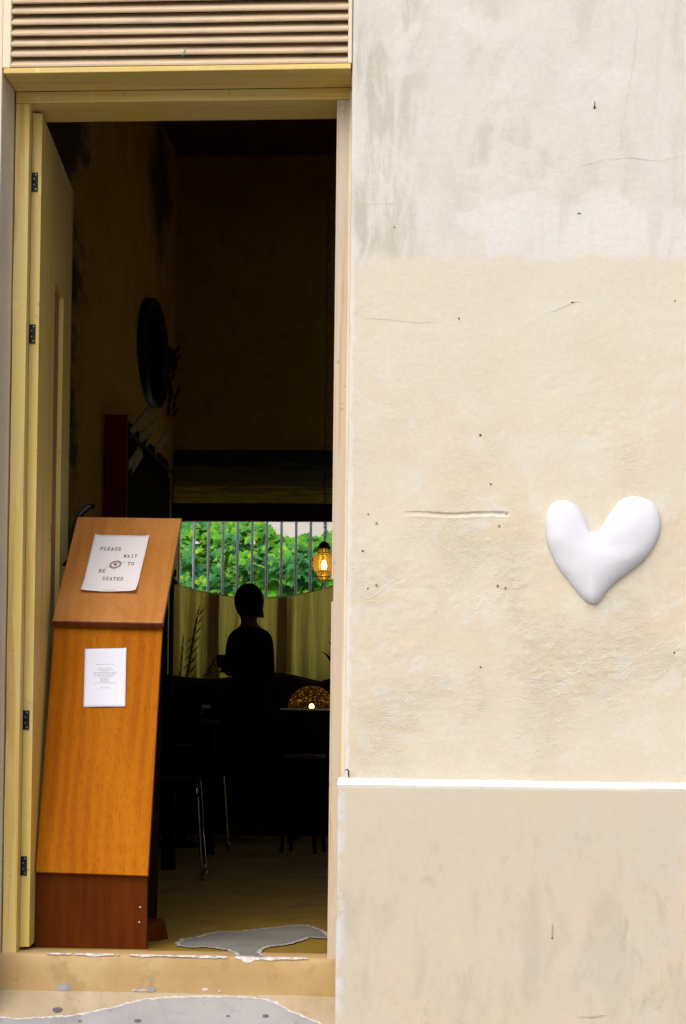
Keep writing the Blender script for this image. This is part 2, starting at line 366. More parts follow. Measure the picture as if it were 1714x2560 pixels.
def obox(o, ax, ay, az, sx, sy, sz, bev=0):
    """box centred on o with half sizes along given axes"""
    bm = box(-sx, sx, -sy, sy, -sz, sz, bev)
    m = Matrix((ax, ay, az)).transposed().to_4x4(); m.translation = o
    bmesh.ops.transform(bm, matrix=m, verts=bm.verts); return bm
def tube(pts, r, n=8, bm=None, closed=False, ref=None):
    bm = bm or nb(); pts = [Vector(p) for p in pts]; rings = []; N = len(pts)
    rr = r if isinstance(r, (list, tuple)) else [r]*N
    for i, p in enumerate(pts):
        d = (pts[(i+1) % N] if (closed or i < N-1) else p)-(pts[i-1] if (closed or i > 0) else p)
        d.normalize(); a = d.cross(Vector(ref or (0, 0, 1)))
        if a.length < .15 and not ref: a = d.cross(Vector((0, 1, 0)))
        a.normalize(); b = d.cross(a)
        rings.append([bm.verts.new(p+(a*math.cos(k*2*math.pi/n)+b*math.sin(k*2*math.pi/n))*rr[i]) for k in range(n)])
    for i in range(N if closed else N-1):
        A, B = rings[i], rings[(i+1) % N]
        for k in range(n): bm.faces.new((A[k], A[(k+1) % n], B[(k+1) % n], B[k]))
    if not closed: bm.faces.new(rings[0][::-1]); bm.faces.new(rings[-1])
    bmesh.ops.recalc_face_normals(bm, faces=bm.faces)
    return bm
def lathe(prof, c, n=24, bm=None, wob=None):
    bm = bm or nb(); c = Vector(c); rings = []
    for (r, z) in prof:
        ring = []
        for k in range(n):
            a = k*2*math.pi/n; q = r*(wob(a, z) if wob else 1)
            ring.append(bm.verts.new(c+Vector((q*math.cos(a), q*math.sin(a), z))))
        rings.append(ring)
    for A, B in zip(rings, rings[1:]):
        for k in range(n): bm.faces.new((A[k], A[(k+1) % n], B[(k+1) % n], B[k]))
    if prof[0][0] > .0005: bm.faces.new(rings[0][::-1])
    if prof[-1][0] > .0005: bm.faces.new(rings[-1])
    bmesh.ops.remove_doubles(bm, verts=bm.verts, dist=.0002)
    bmesh.ops.recalc_face_normals(bm, faces=bm.faces); return bm
def fillet(pts, r=.05, n=5):
    pts = [Vector(p) for p in pts]; out = [pts[0]]
    for a, b, c in zip(pts, pts[1:], pts[2:]):
        u = (a-b).normalized()*min(r, (a-b).length*.45); v = (c-b).normalized()*min(r, (c-b).length*.45)
        for i in range(n+1):
            s = i/n; out.append((b+u)*(1-s)**2+b*2*s*(1-s)+(b+v)*s*s)
    return out+[pts[-1]]
def jagged(poly, step, amp, seed):
    out = []; N = len(poly)
    for i in range(N):
        a, b = Vector(poly[i]), Vector(poly[(i+1) % N]); n = max(1, int((b-a).length/step))
        for k in range(n):
            p = a.lerp(b, k/n); d = (b-a).normalized(); q = noise.noise(Vector((p.x*70+seed, p.y*70, seed)))+.6*noise.noise(Vector((p.x*190, p.y*190, seed)))
            out.append(p+Vector((-d.y, d.x))*q*amp)
    return out

# ------------------------------------------------------------------ street and room shell (the setting)
bm = nb(); s_ = 150
bm.faces.new([bm.verts.new(p) for p in ((-s_, -s_, -.42), (s_, -s_, -.42), (s_, s_, -.42), (-s_, s_, -.42))])
struct('street', bm, 'street')
XL, XR, YB, ZC = -2.196, 2.5, 8.5, 5.0
bm = box(XL-.2, XR+.2, .14, YB+.2, -.15, 0)
struct('floor', bm, 'floor')
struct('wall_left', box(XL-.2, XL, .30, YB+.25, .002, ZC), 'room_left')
struct('wall_right', box(XR, XR+.2, .30, YB+.25, .002, ZC), 'room')
AX0, AX1, AY0, AY1 = .4, 2.2, 5.8, 7.9          # unseen air well, added at the rear right to brighten the room
bm = box(XL-.2, AX0, .02, YB+.25, ZC+.002, ZC+.2); box(AX1, XR+.2, .02, YB+.25, ZC+.002, ZC+.2, bm=bm)
box(AX0, AX1, .02, AY0, ZC+.002, ZC+.2, bm=bm); box(AX0, AX1, AY1, YB+.25, ZC+.002, ZC+.2, bm=bm)
struct('ceiling', bm, 'ceiling')
WX0, WX1, WZ0, WZ1 = -2.18, 2.2, 1.0, 2.32       # rear window opening, its unseen right part widened to let in light
bm = box(XL, XR, YB, YB+.2, .002, WZ0)
box(XL, XR, YB, YB+.2, WZ1, ZC, bm=bm); box(XL, WX0, YB, YB+.2, WZ0, WZ1, bm=bm); box(WX1, XR, YB, YB+.2, WZ0, WZ1, bm=bm)
struct('wall_rear', bm, 'room')
bm = box(XL-.2, XR+.2, YB+.2505, YB+.262, -.42, WZ0)
box(XL-.2, XR+.2, YB+.2505, YB+.262, WZ1, ZC+.2, bm=bm); box(XL-.2, WX0, YB+.2505, YB+.262, WZ0, WZ1, bm=bm); box(WX1, XR+.2, YB+.2505, YB+.262, WZ0, WZ1, bm=bm)
struct('wall_rear_bounce_skin', bm, 'yard_wall')  # unseen pale skin, added to bounce sky light onto the window bars
struct('courtyard_bounce_paving', box(-12, 9, YB+.27, 21.45, -.415, -.35), 'yard_wall')  # unseen pale ground, added to throw light up behind the curtain

# ------------------------------------------------------------------ front wall
OX0, OX1 = -1.304, -.335
fw = thing('front_wall', 'weathered cream plaster wall with greyer upper coat and jutting plinth beside the doorway', 'wall', (0, 0, -.42))
xs = [OX1]; 
for d in (.0015, .0035, .006, .009): xs.append(OX1+d)
x = OX1+.013
while x < .78: xs.append(x); x += .0055
while x < 2.7: xs.append(x); x += .06
xs.append(2.7)
zs = []; z = .499
while z < 1.195: zs.append(z); z += .0055
while z < 1.245: zs.append(z); z += .0018
while z < 2.76: zs.append(z); z += .0055
while z < 5.2: zs.append(z); z += .08
zs.append(5.2)
def relief(x, z):
    p = Vector((x, 0, z))
    d = .0045*noise.noise(p*1.7+Vector((3, 0, 1)))+.0022*noise.noise(p*5)
    m = min(1, max(0, (1.95-z)/.25))*(.35+.65*min(1, max(0, (1.35-z)/.4)))
    rgh = max(0, noise.noise(p*4.2+Vector((9, 2, 0)))+.22)*1.3
    f = noise.fractal(p*24, .8, 2.1, 4)
    g2 = noise.turbulence(p*48+Vector((4, 0, 2)), 4, True)-.35
    d += (f*.0010+g2*.0028)*m*rgh + f*.0003
    # old groove cut in the plaster and the raised lip under it
    if -.19 < x < .105:
        zc = 1.2225+.002*math.sin(x*31)+.0012*noise.noise(Vector((x*60, 0, 0)))
        u = z-zc; fade = min(1, max(0, (x+.185)/.03))*min(1, max(0, (.104-x)/.006))
        dep = .0045 if x > -.11 else .0025
        if -.0075 < u < .0055: d -= dep*fade*min(1, (.0055-u)/.0015, (u+.0075)/.006)
        elif -.014 < u <= -.0075: d += .0008*fade*(u+.014)/.0065
    e = x-OX1                              # rounded, slightly knocked arris
    r = .007+.004*noise.noise(Vector((0, 5, z*9)))
    if e < r: d -= r-math.sqrt(max(0, r*r-(r-e)**2))
    return d
bm = nb(); G = [[bm.verts.new((x, -relief(x, z), z)) for x in xs] for z in zs]
for a, b in zip(G, G[1:]):
    for k in range(len(xs)-1): bm.faces.new((a[k], a[k+1], b[k+1], b[k]))
back = [bm.verts.new((OX1, .3, z)) for z in zs]
for i in range(len(zs)-1): bm.faces.new((G[i][0], G[i+1][0], back[i+1], back[i]))
o = obj('plaster_face', bm, 'wall', fw, True)
bm = box(OX1+.012, 2.7, .02, .3, .51, 5.0); obj('wall_core', bm, 'room', fw)
# plinth with sloped top
PX, PY, PZ = -.348, -.022, .489
def prow(x, n=3): return [(x, PY, -.42), (x, PY, PZ-.004), (x, PY+.002, PZ), (x, .0, PZ+.0205), (x, .03, PZ+.0225)]
bm = nb(); pxs = [PX+.003]+[PX+.01+i*.02 for i in range(60)]+[1.2, 2.0, 2.7]
def pw(x, y, z):
    q = .0022*noise.noise(Vector((x*3, 0, z*3)))+.0008*noise.noise(Vector((x*22, 4, z*22)))
    return (x, y-q, z+(.0015*noise.noise(Vector((x*6, 3, 0))) if z > .4 else 0))
zr = [-.42]+[-.36+.03*i for i in range(28)]+[PZ-.004]
cols = [[bm.verts.new(pw(x, PY, z)) for z in zr] for x in pxs]
for a, b in zip(cols, cols[1:]):
    for k in range(len(zr)-1): bm.faces.new((a[k], b[k], b[k+1], a[k+1]))
side = [bm.verts.new((PX+.001*noise.noise(Vector((0, 0, z*14))), PY+.004, z)) for z in zr]
for k in range(len(zr)-1): bm.faces.new((side[k], cols[0][k], cols[0][k+1], side[k+1]))
sb = [bm.verts.new((PX, .3, z)) for z in zr]
for k in range(len(zr)-1): bm.faces.new((sb[k], side[k], side[k+1], sb[k+1]))
obj('plinth', bm, 'plinth', fw, True)
bm = nb(); rows = []
for x in [PX]+pxs:
    j = .0016*noise.noise(Vector((x*6, 3, 0)))+.0012*noise.noise(Vector((x*30, 1, 0)))
    rows.append([bm.verts.new((x, PY-.0015+y, z+j)) for y, z in ((.0035, PZ-.0075), (0, PZ-.0035), (.002, PZ+.001), (.0215+.002, PZ+.0155+.0022*noise.noise(Vector((x*17, 9, 0)))), (.06, PZ+.018))])
for a, b in zip(rows, rows[1:]):
    for k in range(4): bm.faces.new((a[k], b[k], b[k+1], a[k+1]))
obj('plinth_ledge', bm, 'ledge', fw, True)
# left pier, head of the wall over the louvre
bm = box(-4.5, OX0, 0, .3, -.42, 5.0, .006); obj('pier', bm, 'pier', fw)
bm = box(OX0, OX1, .004, .3, 2.95, 5.0); obj('wall_head', bm, 'wall', fw)
def disc(x, z, r, y=-.004, h=.004, n=10, sq=1):
    bm = nb(); a = [bm.verts.new((x+r*math.cos(k*2*math.pi/n), y, z+sq*r*math.sin(k*2*math.pi/n))) for k in range(n)]
    b = [bm.verts.new((v.co.x, y+h, v.co.z)) for v in a]
    bm.faces.new(a)
    for k in range(n): bm.faces.new((a[k], b[k], b[(k+1) % n], a[(k+1) % n]))
    bmesh.ops.recalc_face_normals(bm, faces=bm.faces); return bm
def surf(x, z): return -relief(x, z)
for x, z, r in ((.025, 1.437, .0034), (-.291, 1.121, .003), (.031, .808, .0026), (-.277, 1.221, .0022), (-.276, 1.019, .0022), (.549, .851, .0025), (-.214, 2.006, .002), (-.036, 1.755, .0024), (.545, 1.80, .002), (.054, 1.304, .0026)):
    obj('nail_hole', disc(x, z, r, surf(x, z)-.0012, .005), 'hole', fw)
for x, z in ((.078, 1.19), (.075, 1.028), (.096, 1.022), (.098, 1.222), (-.254, 1.197), (-.252, 1.028)):
    p = obj('wall_plug', disc(x, z, .0042, surf(x, z)-.0016, .005), 'plug', fw); obj('plug_hole', disc(x, z, .0018, surf(x, z)-.0021, .003), 'hole', p)
# nail under the top, scratches, bent nail on the ledge
n_ = obj('nail', tube([(.325, .0, 2.333), (.325, -.010, 2.334), (.3252, -.012, 2.341)], .0016, 6), 'screw', fw)
obj('nail_hole', disc(.325, 2.329, .003, surf(.325, 2.328)-.001, .004, sq=1.5), 'hole', fw)
for x, z in ((.286, 2.04), (.27, 1.797)): obj('nail_hole', disc(x, z, .0045, surf(x, z)-.001, .004, sq=.4), 'hole', fw)
obj('bent_nail', tube([(-.322, -.004, .508), (-.322, -.007, .524), (-.325, -.008, .5285), (-.331, -.008, .526)], .0018, 6), 'iron', fw)
obj('drip_stain', disc(.228, .086, .002, PY-.0035, .004), 'hole', fw)
obj('drip_stain', disc(.228, .106, .0009, PY-.0035, .004, sq=20), 'slit', fw)
def crack(pts, w, mat='crack', y0=None):
    bm = nb(); P = []; Q = []
    for (x0, z0), (x1, z1) in zip(pts, pts[1:]):
        n = max(2, int(math.hypot(x1-x0, z1-z0)/.008))
        for k in range(n): 
            s = k/n; x, z = x0+(x1-x0)*s, z0+(z1-z0)*s
            P.append((x+.0022*noise.noise(Vector((x*50, 1, z*50))), z+.0022*noise.noise(Vector((x*50, 7, z*50)))))
    for k, (x, z) in enumerate(P):
        ww = w*(.3+.7*abs(noise.noise(Vector((k*.31, w*999, 0))))*1.6)*min(1, (k+1)/4, (len(P)-k)/4)
        j = min(k+1, len(P)-1); i = max(k-1, 0); d = Vector((P[j][0]-P[i][0], P[j][1]-P[i][1])).normalized(); nx, nz = -d.y*ww, d.x*ww
        y = (surf(x, z) if y0 is None else y0)-.0008
        Q.append((bm.verts.new((x+nx, y, z+nz)), bm.verts.new((x-nx, y, z-nz))))
    for a, b in zip(Q, Q[1:]): bm.faces.new((a[0], b[0], b[1], a[1]))
    return bm
for pts, w_, m_ in ([((.436, 2.66), (.438, 2.55), (.431, 2.46), (.42, 2.40), (.411, 2.347), (.40, 2.27), (.398, 2.2)), .0005, 'crack'], [((.28, 2.165), (.35, 2.185), (.42, 2.19), (.50, 2.18), (.58, 2.2)), .0005, 'crack'],
                  [((.21, 1.77), (.245, 1.785), (.275, 1.797), (.31, 1.805)), .0011, 'crack'], [((-.30, 1.757), (-.23, 1.753), (-.15, 1.744), (-.08, 1.747)), .0008, 'crack'],
                  [((.264, 2.329), (.285, 2.331)), .0013, 'slit'], [((.018, 2.315), (.033, 2.30), (.045, 2.302)), .0008, 'crack'], [((.35, 2.33), (.37, 2.318)), .0005, 'crack'], [((-.33, 2.07), (-.25, 2.072), (-.19, 2.066)), .0005, 'crack']):
    obj('crack', crack(pts, w_, m_), m_, fw)
obj('scuff', crack(((.296, -.123), (.34, -.121), (.381, -.115)), .002, 'slit', PY-.003), 'slit', fw)

# ------------------------------------------------------------------ white heart on the wall
HEART = [(0.33, 1.173), (0.345, 1.18), (0.361, 1.202), (0.377, 1.23), (0.397, 1.257), (0.417, 1.267), (0.439, 1.271), (0.464, 1.267), (0.487, 1.255), (0.502, 1.236), (0.509, 1.213), (0.51, 1.188), (0.504, 1.162), (0.492, 1.137), (0.474, 1.11), (0.452, 1.088), (0.424, 1.066), (0.398, 1.046), (0.373, 1.023), (0.357, 1.001), (0.344, 0.984), (0.331, 0.979), (0.317, 0.984), (0.303, 0.995), (0.28, 1.022), (0.258, 1.051), (0.235, 1.08), (0.218, 1.116), (0.206, 1.147), (0.202, 1.176), (0.201, 1.207), (0.208, 1.235), (0.222, 1.253), (0.242, 1.26), (0.262, 1.259), (0.279, 1.25), (0.293, 1.236), (0.304, 1.219), (0.313, 1.199), (0.32, 1.18)]
HP = []
N = len(HEART)
for i in range(N):                     # Catmull-Rom
    p0, p1, p2, p3 = [Vector(HEART[(i+k) % N]) for k in (-1, 0, 1, 2)]
    for k in range(4):
        s = k/4; HP.append(.5*((2*p1)+(p2-p0)*s+(2*p0-5*p1+4*p2-p3)*s*s+(3*p1-p0-3*p2+p3)*s**3))
cx = Vector((.335, 1.125)); bm = nb(); rings = []
segs = [(HP[i], HP[(i+1) % len(HP)]) for i in range(len(HP))]
def edist(p):
    best = 9
    for a, b in segs:
        ab = b-a; s = max(0, min(1, (p-a).dot(ab)/ab.length_squared)); best = min(best, (p-a-ab*s).length)
    return best
for t_ in (1.0, 1.004, .997, .985, .965, .94, .90, .85, .79, .72, .64, .55, .45, .34, .22, .1):
    ring = []
    for p in HP:
        q = cx+(p-cx)*t_
        if t_ == 1.0: y = .004
        else:
            e = edist(q) if t_ < 1 else 0
            y = -.006-.014*(1-(1-min(1, e/.022))**2.4)**.6-.017*(1-(1-min(1, e/.085))**2)
            y += .008*noise.noise(Vector((q.x*15+2.9, q.y*15+1, .7)))*min(1, e/.03)
            y -= .004*math.exp(-((q.y-1.11+.25*(q.x-.34))/.03)**2)*min(1, e/.03)     # hand-pressed ridge under the lobes
        ring.append(bm.verts.new((q.x, y, q.y)))
    rings.append(ring)
for A, B in zip(rings, rings[1:]):
    for k in range(len(HP)): j = (k+1) % len(HP); bm.faces.new((A[k], A[j], B[j], B[k]))
bm.faces.new(rings[-1]); bmesh.ops.recalc_face_normals(bm, faces=bm.faces)
h = obj('wall_heart', bm, 'heart', None, True); tag(h, 'glossy white plaster heart with dented surface fixed to the cream wall', 'heart')
sm = h.modifiers.new('smooth', 'SMOOTH'); sm.factor = .5; sm.iterations = 9

# ------------------------------------------------------------------ louvre over the door
lv = thing('louver_vent', 'cream slatted louvre vent above the doorway', 'vent', (-.82, 0, 2.445))
def slat(z):
    bm = nb(); n = 14; tl_ = random.uniform(-.003, .003); prof = [(.040, .036), (.034, .040), (.0035, .0125), (-.0015, .0085), (-.003, .006), (-.002, .001), (.003, -.0008), (.010, .0025)]
    R_ = []
    for i in range(n+1):
        x = -1.2795+(1.2795-.347)*i/n; dz = .0012*noise.noise(Vector((x*3, z*50, 0))); dy = .0015*noise.noise(Vector((x*2.5, z*31, 5)))
        sl = tl_*(i/n-.5); R_.append([bm.verts.new((x, y+dy, z+q+dz+sl)) for y, q in prof])
    for a, b in zip(R_, R_[1:]):
        for k in range(len(prof)): j = (k+1) % len(prof); bm.faces.new((a[k], b[k], b[j], a[j]))
    bm.faces.new(R_[0]); bm.faces.new(R_[-1]); bmesh.ops.recalc_face_normals(bm, faces=bm.faces); return bm
for i, z in enumerate([2.4605+.0302*k for k in range(16)]):
    obj('slat', slat(z+random.uniform(-.001, .001)), 'louver', lv)
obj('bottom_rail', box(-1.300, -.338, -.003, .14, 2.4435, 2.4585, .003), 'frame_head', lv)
obj('side_rail', box(-1.3035, -1.2805, -.0025, .08, 2.4595, 2.949, .003), 'pier', lv)
obj('side_rail', box(-.3465, -.3355, -.0025, .08, 2.4595, 2.949, .003), 'pier', lv)
obj('string_scrap', tube([(-.792, -.004, 2.509), (-.794, -.006, 2.498), (-.798, -.006, 2.487), (-.800, -.004, 2.482)], .0014, 5), 'string', lv)

# ------------------------------------------------------------------ door frame
df = thing('door_frame', 'cream painted timber door frame with bare orange streaks', 'door frame', (-.82, .2, 0))
def wavy_box(x0, x1, y0, y1, z0, z1, amp, seed, xa=True, n=60):
    """upright whose outer left edge wanders a little"""
    bm = nb(); rings = []
    for i in range(n+1):
        z = z0+(z1-z0)*i/n; d = amp*noise.noise(Vector((seed, 0, z*4)))+amp*.6*noise.noise(Vector((seed, 3, z*19)))
        rings.append([bm.verts.new(p) for p in ((x0+(d if xa else 0), y0, z), (x1+(0 if xa else d), y0, z), (x1+(0 if xa else d), y1, z), (x0+(d if xa else 0), y1, z))])
    for a, b in zip(rings, rings[1:]):
        for k in range(4): j = (k+1) % 4; bm.faces.new((a[k], a[j], b[j], b[k]))
    bm.faces.new(rings[0][::-1]); bm.faces.new(rings[-1]); return bm
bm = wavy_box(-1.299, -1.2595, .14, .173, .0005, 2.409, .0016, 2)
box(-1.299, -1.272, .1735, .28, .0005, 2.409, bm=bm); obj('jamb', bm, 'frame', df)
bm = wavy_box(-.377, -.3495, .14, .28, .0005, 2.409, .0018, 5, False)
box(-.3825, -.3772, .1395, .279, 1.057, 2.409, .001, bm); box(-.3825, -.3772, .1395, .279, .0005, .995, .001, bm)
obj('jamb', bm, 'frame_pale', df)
bm = wavy_box(-.3490, -.3365, .128, .2, .0005, 2.43, .0015, 8, False); o = obj('filler_strip', bm, 'pier', df); o['label'] = 'white caulked strip between jamb and wall'
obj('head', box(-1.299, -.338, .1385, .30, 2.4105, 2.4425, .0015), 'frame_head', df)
for x, z in ((-1.28, 2.425), (-1.195, 2.427), (-1.098, 2.43), (-.72, 2.428)): obj('nail_head', disc(x, z, .0028, .1368, .002), 'crack', df)

# ------------------------------------------------------------------ door, swung open to the inside
dr = thing('wooden_door', 'cream wooden door swung inward against the left jamb on black hinges', 'door', (-1.262, .2, .012))
DA = Vector((-.0925, .9957, 0)); DN = Vector((.9957, .0925, 0)); D0 = Vector((-1.237, .2, 0))      # along the leaf, its right-hand face
def dpt(tq, n, z): return D0+DA*tq-DN*n+Vector((0, 0, z))
def dbox(t0, t1, n0, n1, z0, z1, bm=None):
    bm2 = box(t0, t1, -n1, -n0, z0, z1)
    m = Matrix((DA, DN, Vector((0, 0, 1)))).transposed().to_4x4(); m.translation = D0
    bmesh.ops.transform(bm2, matrix=m, verts=bm2.verts); bmesh.ops.recalc_face_normals(bm2, faces=bm2.faces)
    if bm:
        me = bpy.data.meshes.new('tmp'); bm2.to_mesh(me); bm2.free(); bm.from_mesh(me); bpy.data.meshes.remove(me); return bm
    return bm2
TH, TW = .0275, .73
T0, T1, Z0, Z1 = .33, .53, .95, 2.0
obj('hinge_stile', dbox(0, T0, 0, TH, .012, 2.402), 'door', dr)
obj('lock_stile', dbox(T1, TW, 0, TH, .012, 2.402), 'door', dr)
obj('rail', dbox(T0, T1, 0, TH, Z1, 2.402), 'door', dr); obj('rail', dbox(T0, T1, 0, TH, .012, Z0), 'door', dr)
obj('recessed_panel', dbox(T0, T1, .014, .022, Z0, Z1), 'door_panel', dr)
bm = tube([dpt(.62, .0, 1.16), dpt(.62, -.02, 1.18), dpt(.622, -.028, 1.24), dpt(.625, -.036, 1.29), dpt(.63, -.055, 1.333), dpt(.635, -.078, 1.352), dpt(.64, -.095, 1.357)], [.006, .008, .009, .010, .0105, .010, .008], 10)
obj('pull_handle', bm, 'iron', dr, True)
obj('latch_plate', dbox(.30, .318, -.002, 0, 1.20, 1.26), 'screw', dr)
for hz in (2.202, 1.763, .656, .241):
    hx = D0.x-TH
    bm = box(hx-.004, hx+.0185, .1945, .1985, hz-.0275, hz+.0275, .0012)
    hg = obj('hinge', bm, 'iron', dr)
    obj('knuckle', lathe([(.0048, -.040), (.0055, -.0385), (.0055, .0385), (.0048, .040)], (hx-.0045, .190, hz), 10), 'iron', hg, True)
    for sz, sx in ((-.021, .013), (-.008, .008), (.008, .008), (.021, .013)): obj('screw', disc(hx+sx, hz+sz, .0024, .1932, .0015), 'screw', hg)

# ------------------------------------------------------------------ threshold and sloped apron
ts = thing('threshold_step', 'worn ochre painted doorstep with chipped edge', 'step', (-.82, .1, -.12))
bm = nb(); n = 70; rows = []
for i in range(n+1):
    x = -1.3035+(1.3035-.3485)*i/n; q = .002*noise.noise(Vector((x*9, 0, 2)))+.0012*noise.noise(Vector((x*40, 0, 1)))
    rows.append([bm.verts.new((x, .10+y+q*1.2, z)) for y, z in ((.036, -.125), (.034, -.05), (.034, -.008+q), (.036, -.003+q), (.040, .0012+q*.5), (.16, .0015))])
for a, b in zip(rows, rows[1:]):
    for k in range(5): bm.faces.new((a[k], b[k], b[k+1], a[k+1]))
obj('riser', bm, 'step', ts, True)
bm = nb(); P = []; n = 110                      # whitish broken paint along the nosing
for i in range(n+1):
    x = -1.20+(1.20-.42)*i/n; q = .002*noise.noise(Vector((x*9, 0, 2)))+.0012*noise.noise(Vector((x*40, 0, 1)))
    a = abs(noise.noise(Vector((x*14, 5, 5))))+.6*abs(noise.noise(Vector((x*55, 5, 1)))); k = min(1, i/14, (n-i)/6)*min(1, max(0, .35+1.6*noise.noise(Vector((x*13, 8, 2)))+.9*noise.noise(Vector((x*47, 3, 2)))+(.5 if x > -.68 else 0))); big = math.exp(-((x+.60)/.05)**2)
    P.append([bm.verts.new(v) for v in ((x, .1325-.0005, -.002*k-(.007*a+.014*big*a)*k+q), (x, .1335, -.001*k+q), (x, .1345+.003*k, .0026+q*.5), (x, .1350+.0035*k+.022*a*k*k, .0032))])
for a, b in zip(P, P[1:]):
    if (a[3].co.y-.1350)+(b[3].co.y-.1350) < .0006: continue
    for k in range(3): bm.faces.new((a[k], b[k], b[k+1], a[k+1]))
o = obj('chipped_nosing', bm, 'chip', ts, True); o['label'] = 'whitish broken paint along the doorstep edge'
def patch(poly, zf, mat, parent, lift, name, rim=.006, seed=0, step=.008, amp=.006, skip=None):
    pts = jagged(poly, step, amp, seed); bm = nb()
    f = bm.faces.new([bm.verts.new((p.x, p.y, zf(p.y)+lift)) for p in pts]); bmesh.ops.triangulate(bm, faces=[f]); bmesh.ops.recalc_face_normals(bm, faces=bm.faces)
    o = obj(name, bm, mat, parent)
    bm = nb(); P = []; uvl = bm.loops.layers.uv.new('across')
    for i, p in enumerate(pts):
        d = (pts[(i+1) % len(pts)]-pts[i-1]).normalized(); nn = Vector((-d.y, d.x)); w_ = rim*(1.0+1.6*abs(noise.noise(Vector((p.x*33, p.y*33, seed)))))
        P.append(None if (skip and skip(p)) else [bm.verts.new((p.x+nn.x*s*w_, p.y+nn.y*s*w_, zf(p.y+nn.y*s*w_)+lift+.0008)) for s in (-1, 1)])
    for i in range(len(P)):
        a, b = P[i], P[(i+1) % len(P)]
        if a and b:
            f = bm.faces.new((a[0], b[0], b[1], a[1]))
            for lp_, u in zip(f.loops, (0, 0, 1, 1)): lp_[uvl].uv = (u, .5)
    bmesh.ops.recalc_face_normals(bm, faces=bm.faces)
    r_ = obj('paint_rim', bm, 'rim', o); return o
WORN = [(-0.851, 0.428), (-0.852, 0.576), (-0.818, 0.631), (-0.804, 0.726), (-0.773, 0.82), (-0.716, 0.83), (-0.668, 0.915), (-0.616, 0.987), (-0.578, 1.058), (-0.52, 1.085), (-0.463, 0.938), (-0.428, 0.759), (-0.41, 0.664), (-0.442, 0.675), (-0.48, 0.703), (-0.502, 0.557), (-0.534, 0.465), (-0.581, 0.393), (-0.588, 0.267), (-0.565, 0.15), (-0.634, 0.145), (-0.643, 0.215), (-0.691, 0.31), (-0.752, 0.362), (-0.795, 0.336), (-0.835, 0.38)]
fl = bpy.data.objects['floor']
o = patch(WORN, lambda y: 0, 'cement_in', fl, .0032, 'worn_patch', .010, 3, .007, .011); o['label'] = 'grey bare cement patch where the ochre floor paint has worn away'
ap = thing('sloped_apron', 'cream painted sloping cement apron below the doorstep', 'step', (-.82, 0, -.42))
ks = .085/.14; zap = lambda y: -.185+ks*y
bm = nb(); rows = []
for i in range(41):
    x = -1.3035+(1.3035-.3485)*i/40
    rows.append([bm.verts.new((x, y, zap(y)+.0008*noise.noise(Vector((x*5, y*9, 0))))) for y in (.145, .12, .08, .04, 0, -.02)]+[bm.verts.new((x, -.03, -.23)), bm.verts.new((x, -.03, -.42))])
for a, b in zip(rows, rows[1:]):
    for k in range(7): bm.faces.new((a[k], a[k+1], b[k+1], b[k]))
bmesh.ops.recalc_face_normals(bm, faces=bm.faces)
obj('slope', bm, 'apron', ap, True)
BARE = [(-1.301, .028), (-1.274, 0.03), (-1.241, 0.027), (-1.221, 0.024), (-1.185, 0.031), (-1.085, 0.04), (-1.036, 0.052), (-0.977, 0.072), (-0.929, 0.091), (-0.893, 0.105), (-0.831, 0.115), (-0.748, 0.121), (-0.678, 0.122), (-0.614, 0.123), (-0.555, 0.116), (-0.515, 0.101), (-0.481, 0.076), (-0.435, 0.054), (-0.402, 0.037), (-.37, .018), (-.36, -.018), (-1.301, -.018)]
o = patch(BARE, zap, 'cement', ap, .0022, 'bare_patch', .0045, 11, .004, .0035, lambda p: p.y < .012 or p.x < -1.298); o['label'] = 'pale grey bare cement area with white paint rim'
def spot(x, y, r, par, mat='stain', sx=1.6):
    bm = nb(); bm.faces.new([bm.verts.new((x+sx*r*math.cos(a)*(1+.3*noise.noise(Vector((math.cos(a), math.sin(a), x*9)))), y+r*math.sin(a), zap(y+r*math.sin(a))+.0045)) for a in [k*math.pi/8 for k in range(16)]])
    bmesh.ops.recalc_face_normals(bm, faces=bm.faces); return obj('dark_spot', bm, mat, par)
for x, y, r in ((-1.122, .060, .0085), (-.543, .053, .0055), (-.646, .05, .003), (-.891, .026, .006), (-1.05, .02, .003)): spot(x, y, r, ap)
def rspot(x, z, rx, rz, mat='cement'):
    bm = nb(); bm.faces.new([bm.verts.new((x+rx*math.cos(a)*(1+.7*noise.noise(Vector((math.cos(a)*2, math.sin(a)*2, x*30)))), (.1336), z+rz*math.sin(a)*(1+.3*noise.noise(Vector((math.cos(a), math.sin(a), x*9)))))) for a in [-k*math.pi/8 for k in range(16)]])
    bmesh.ops.recalc_face_normals(bm, faces=bm.faces); return obj('flaked_spot', bm, mat, ts)
for a in ((-1.123, -.092, .022, .010, 'cement'), (-.905, -.096, .020, .004, 'chip'), (-.875, -.094, .014, .007, 'cement'), (-.872, -.068, .007, .003, 'cement'), (-.722, -.090, .008, .004, 'chip'), (-.68, -.094, .006, .003, 'chip')): rspot(*a)

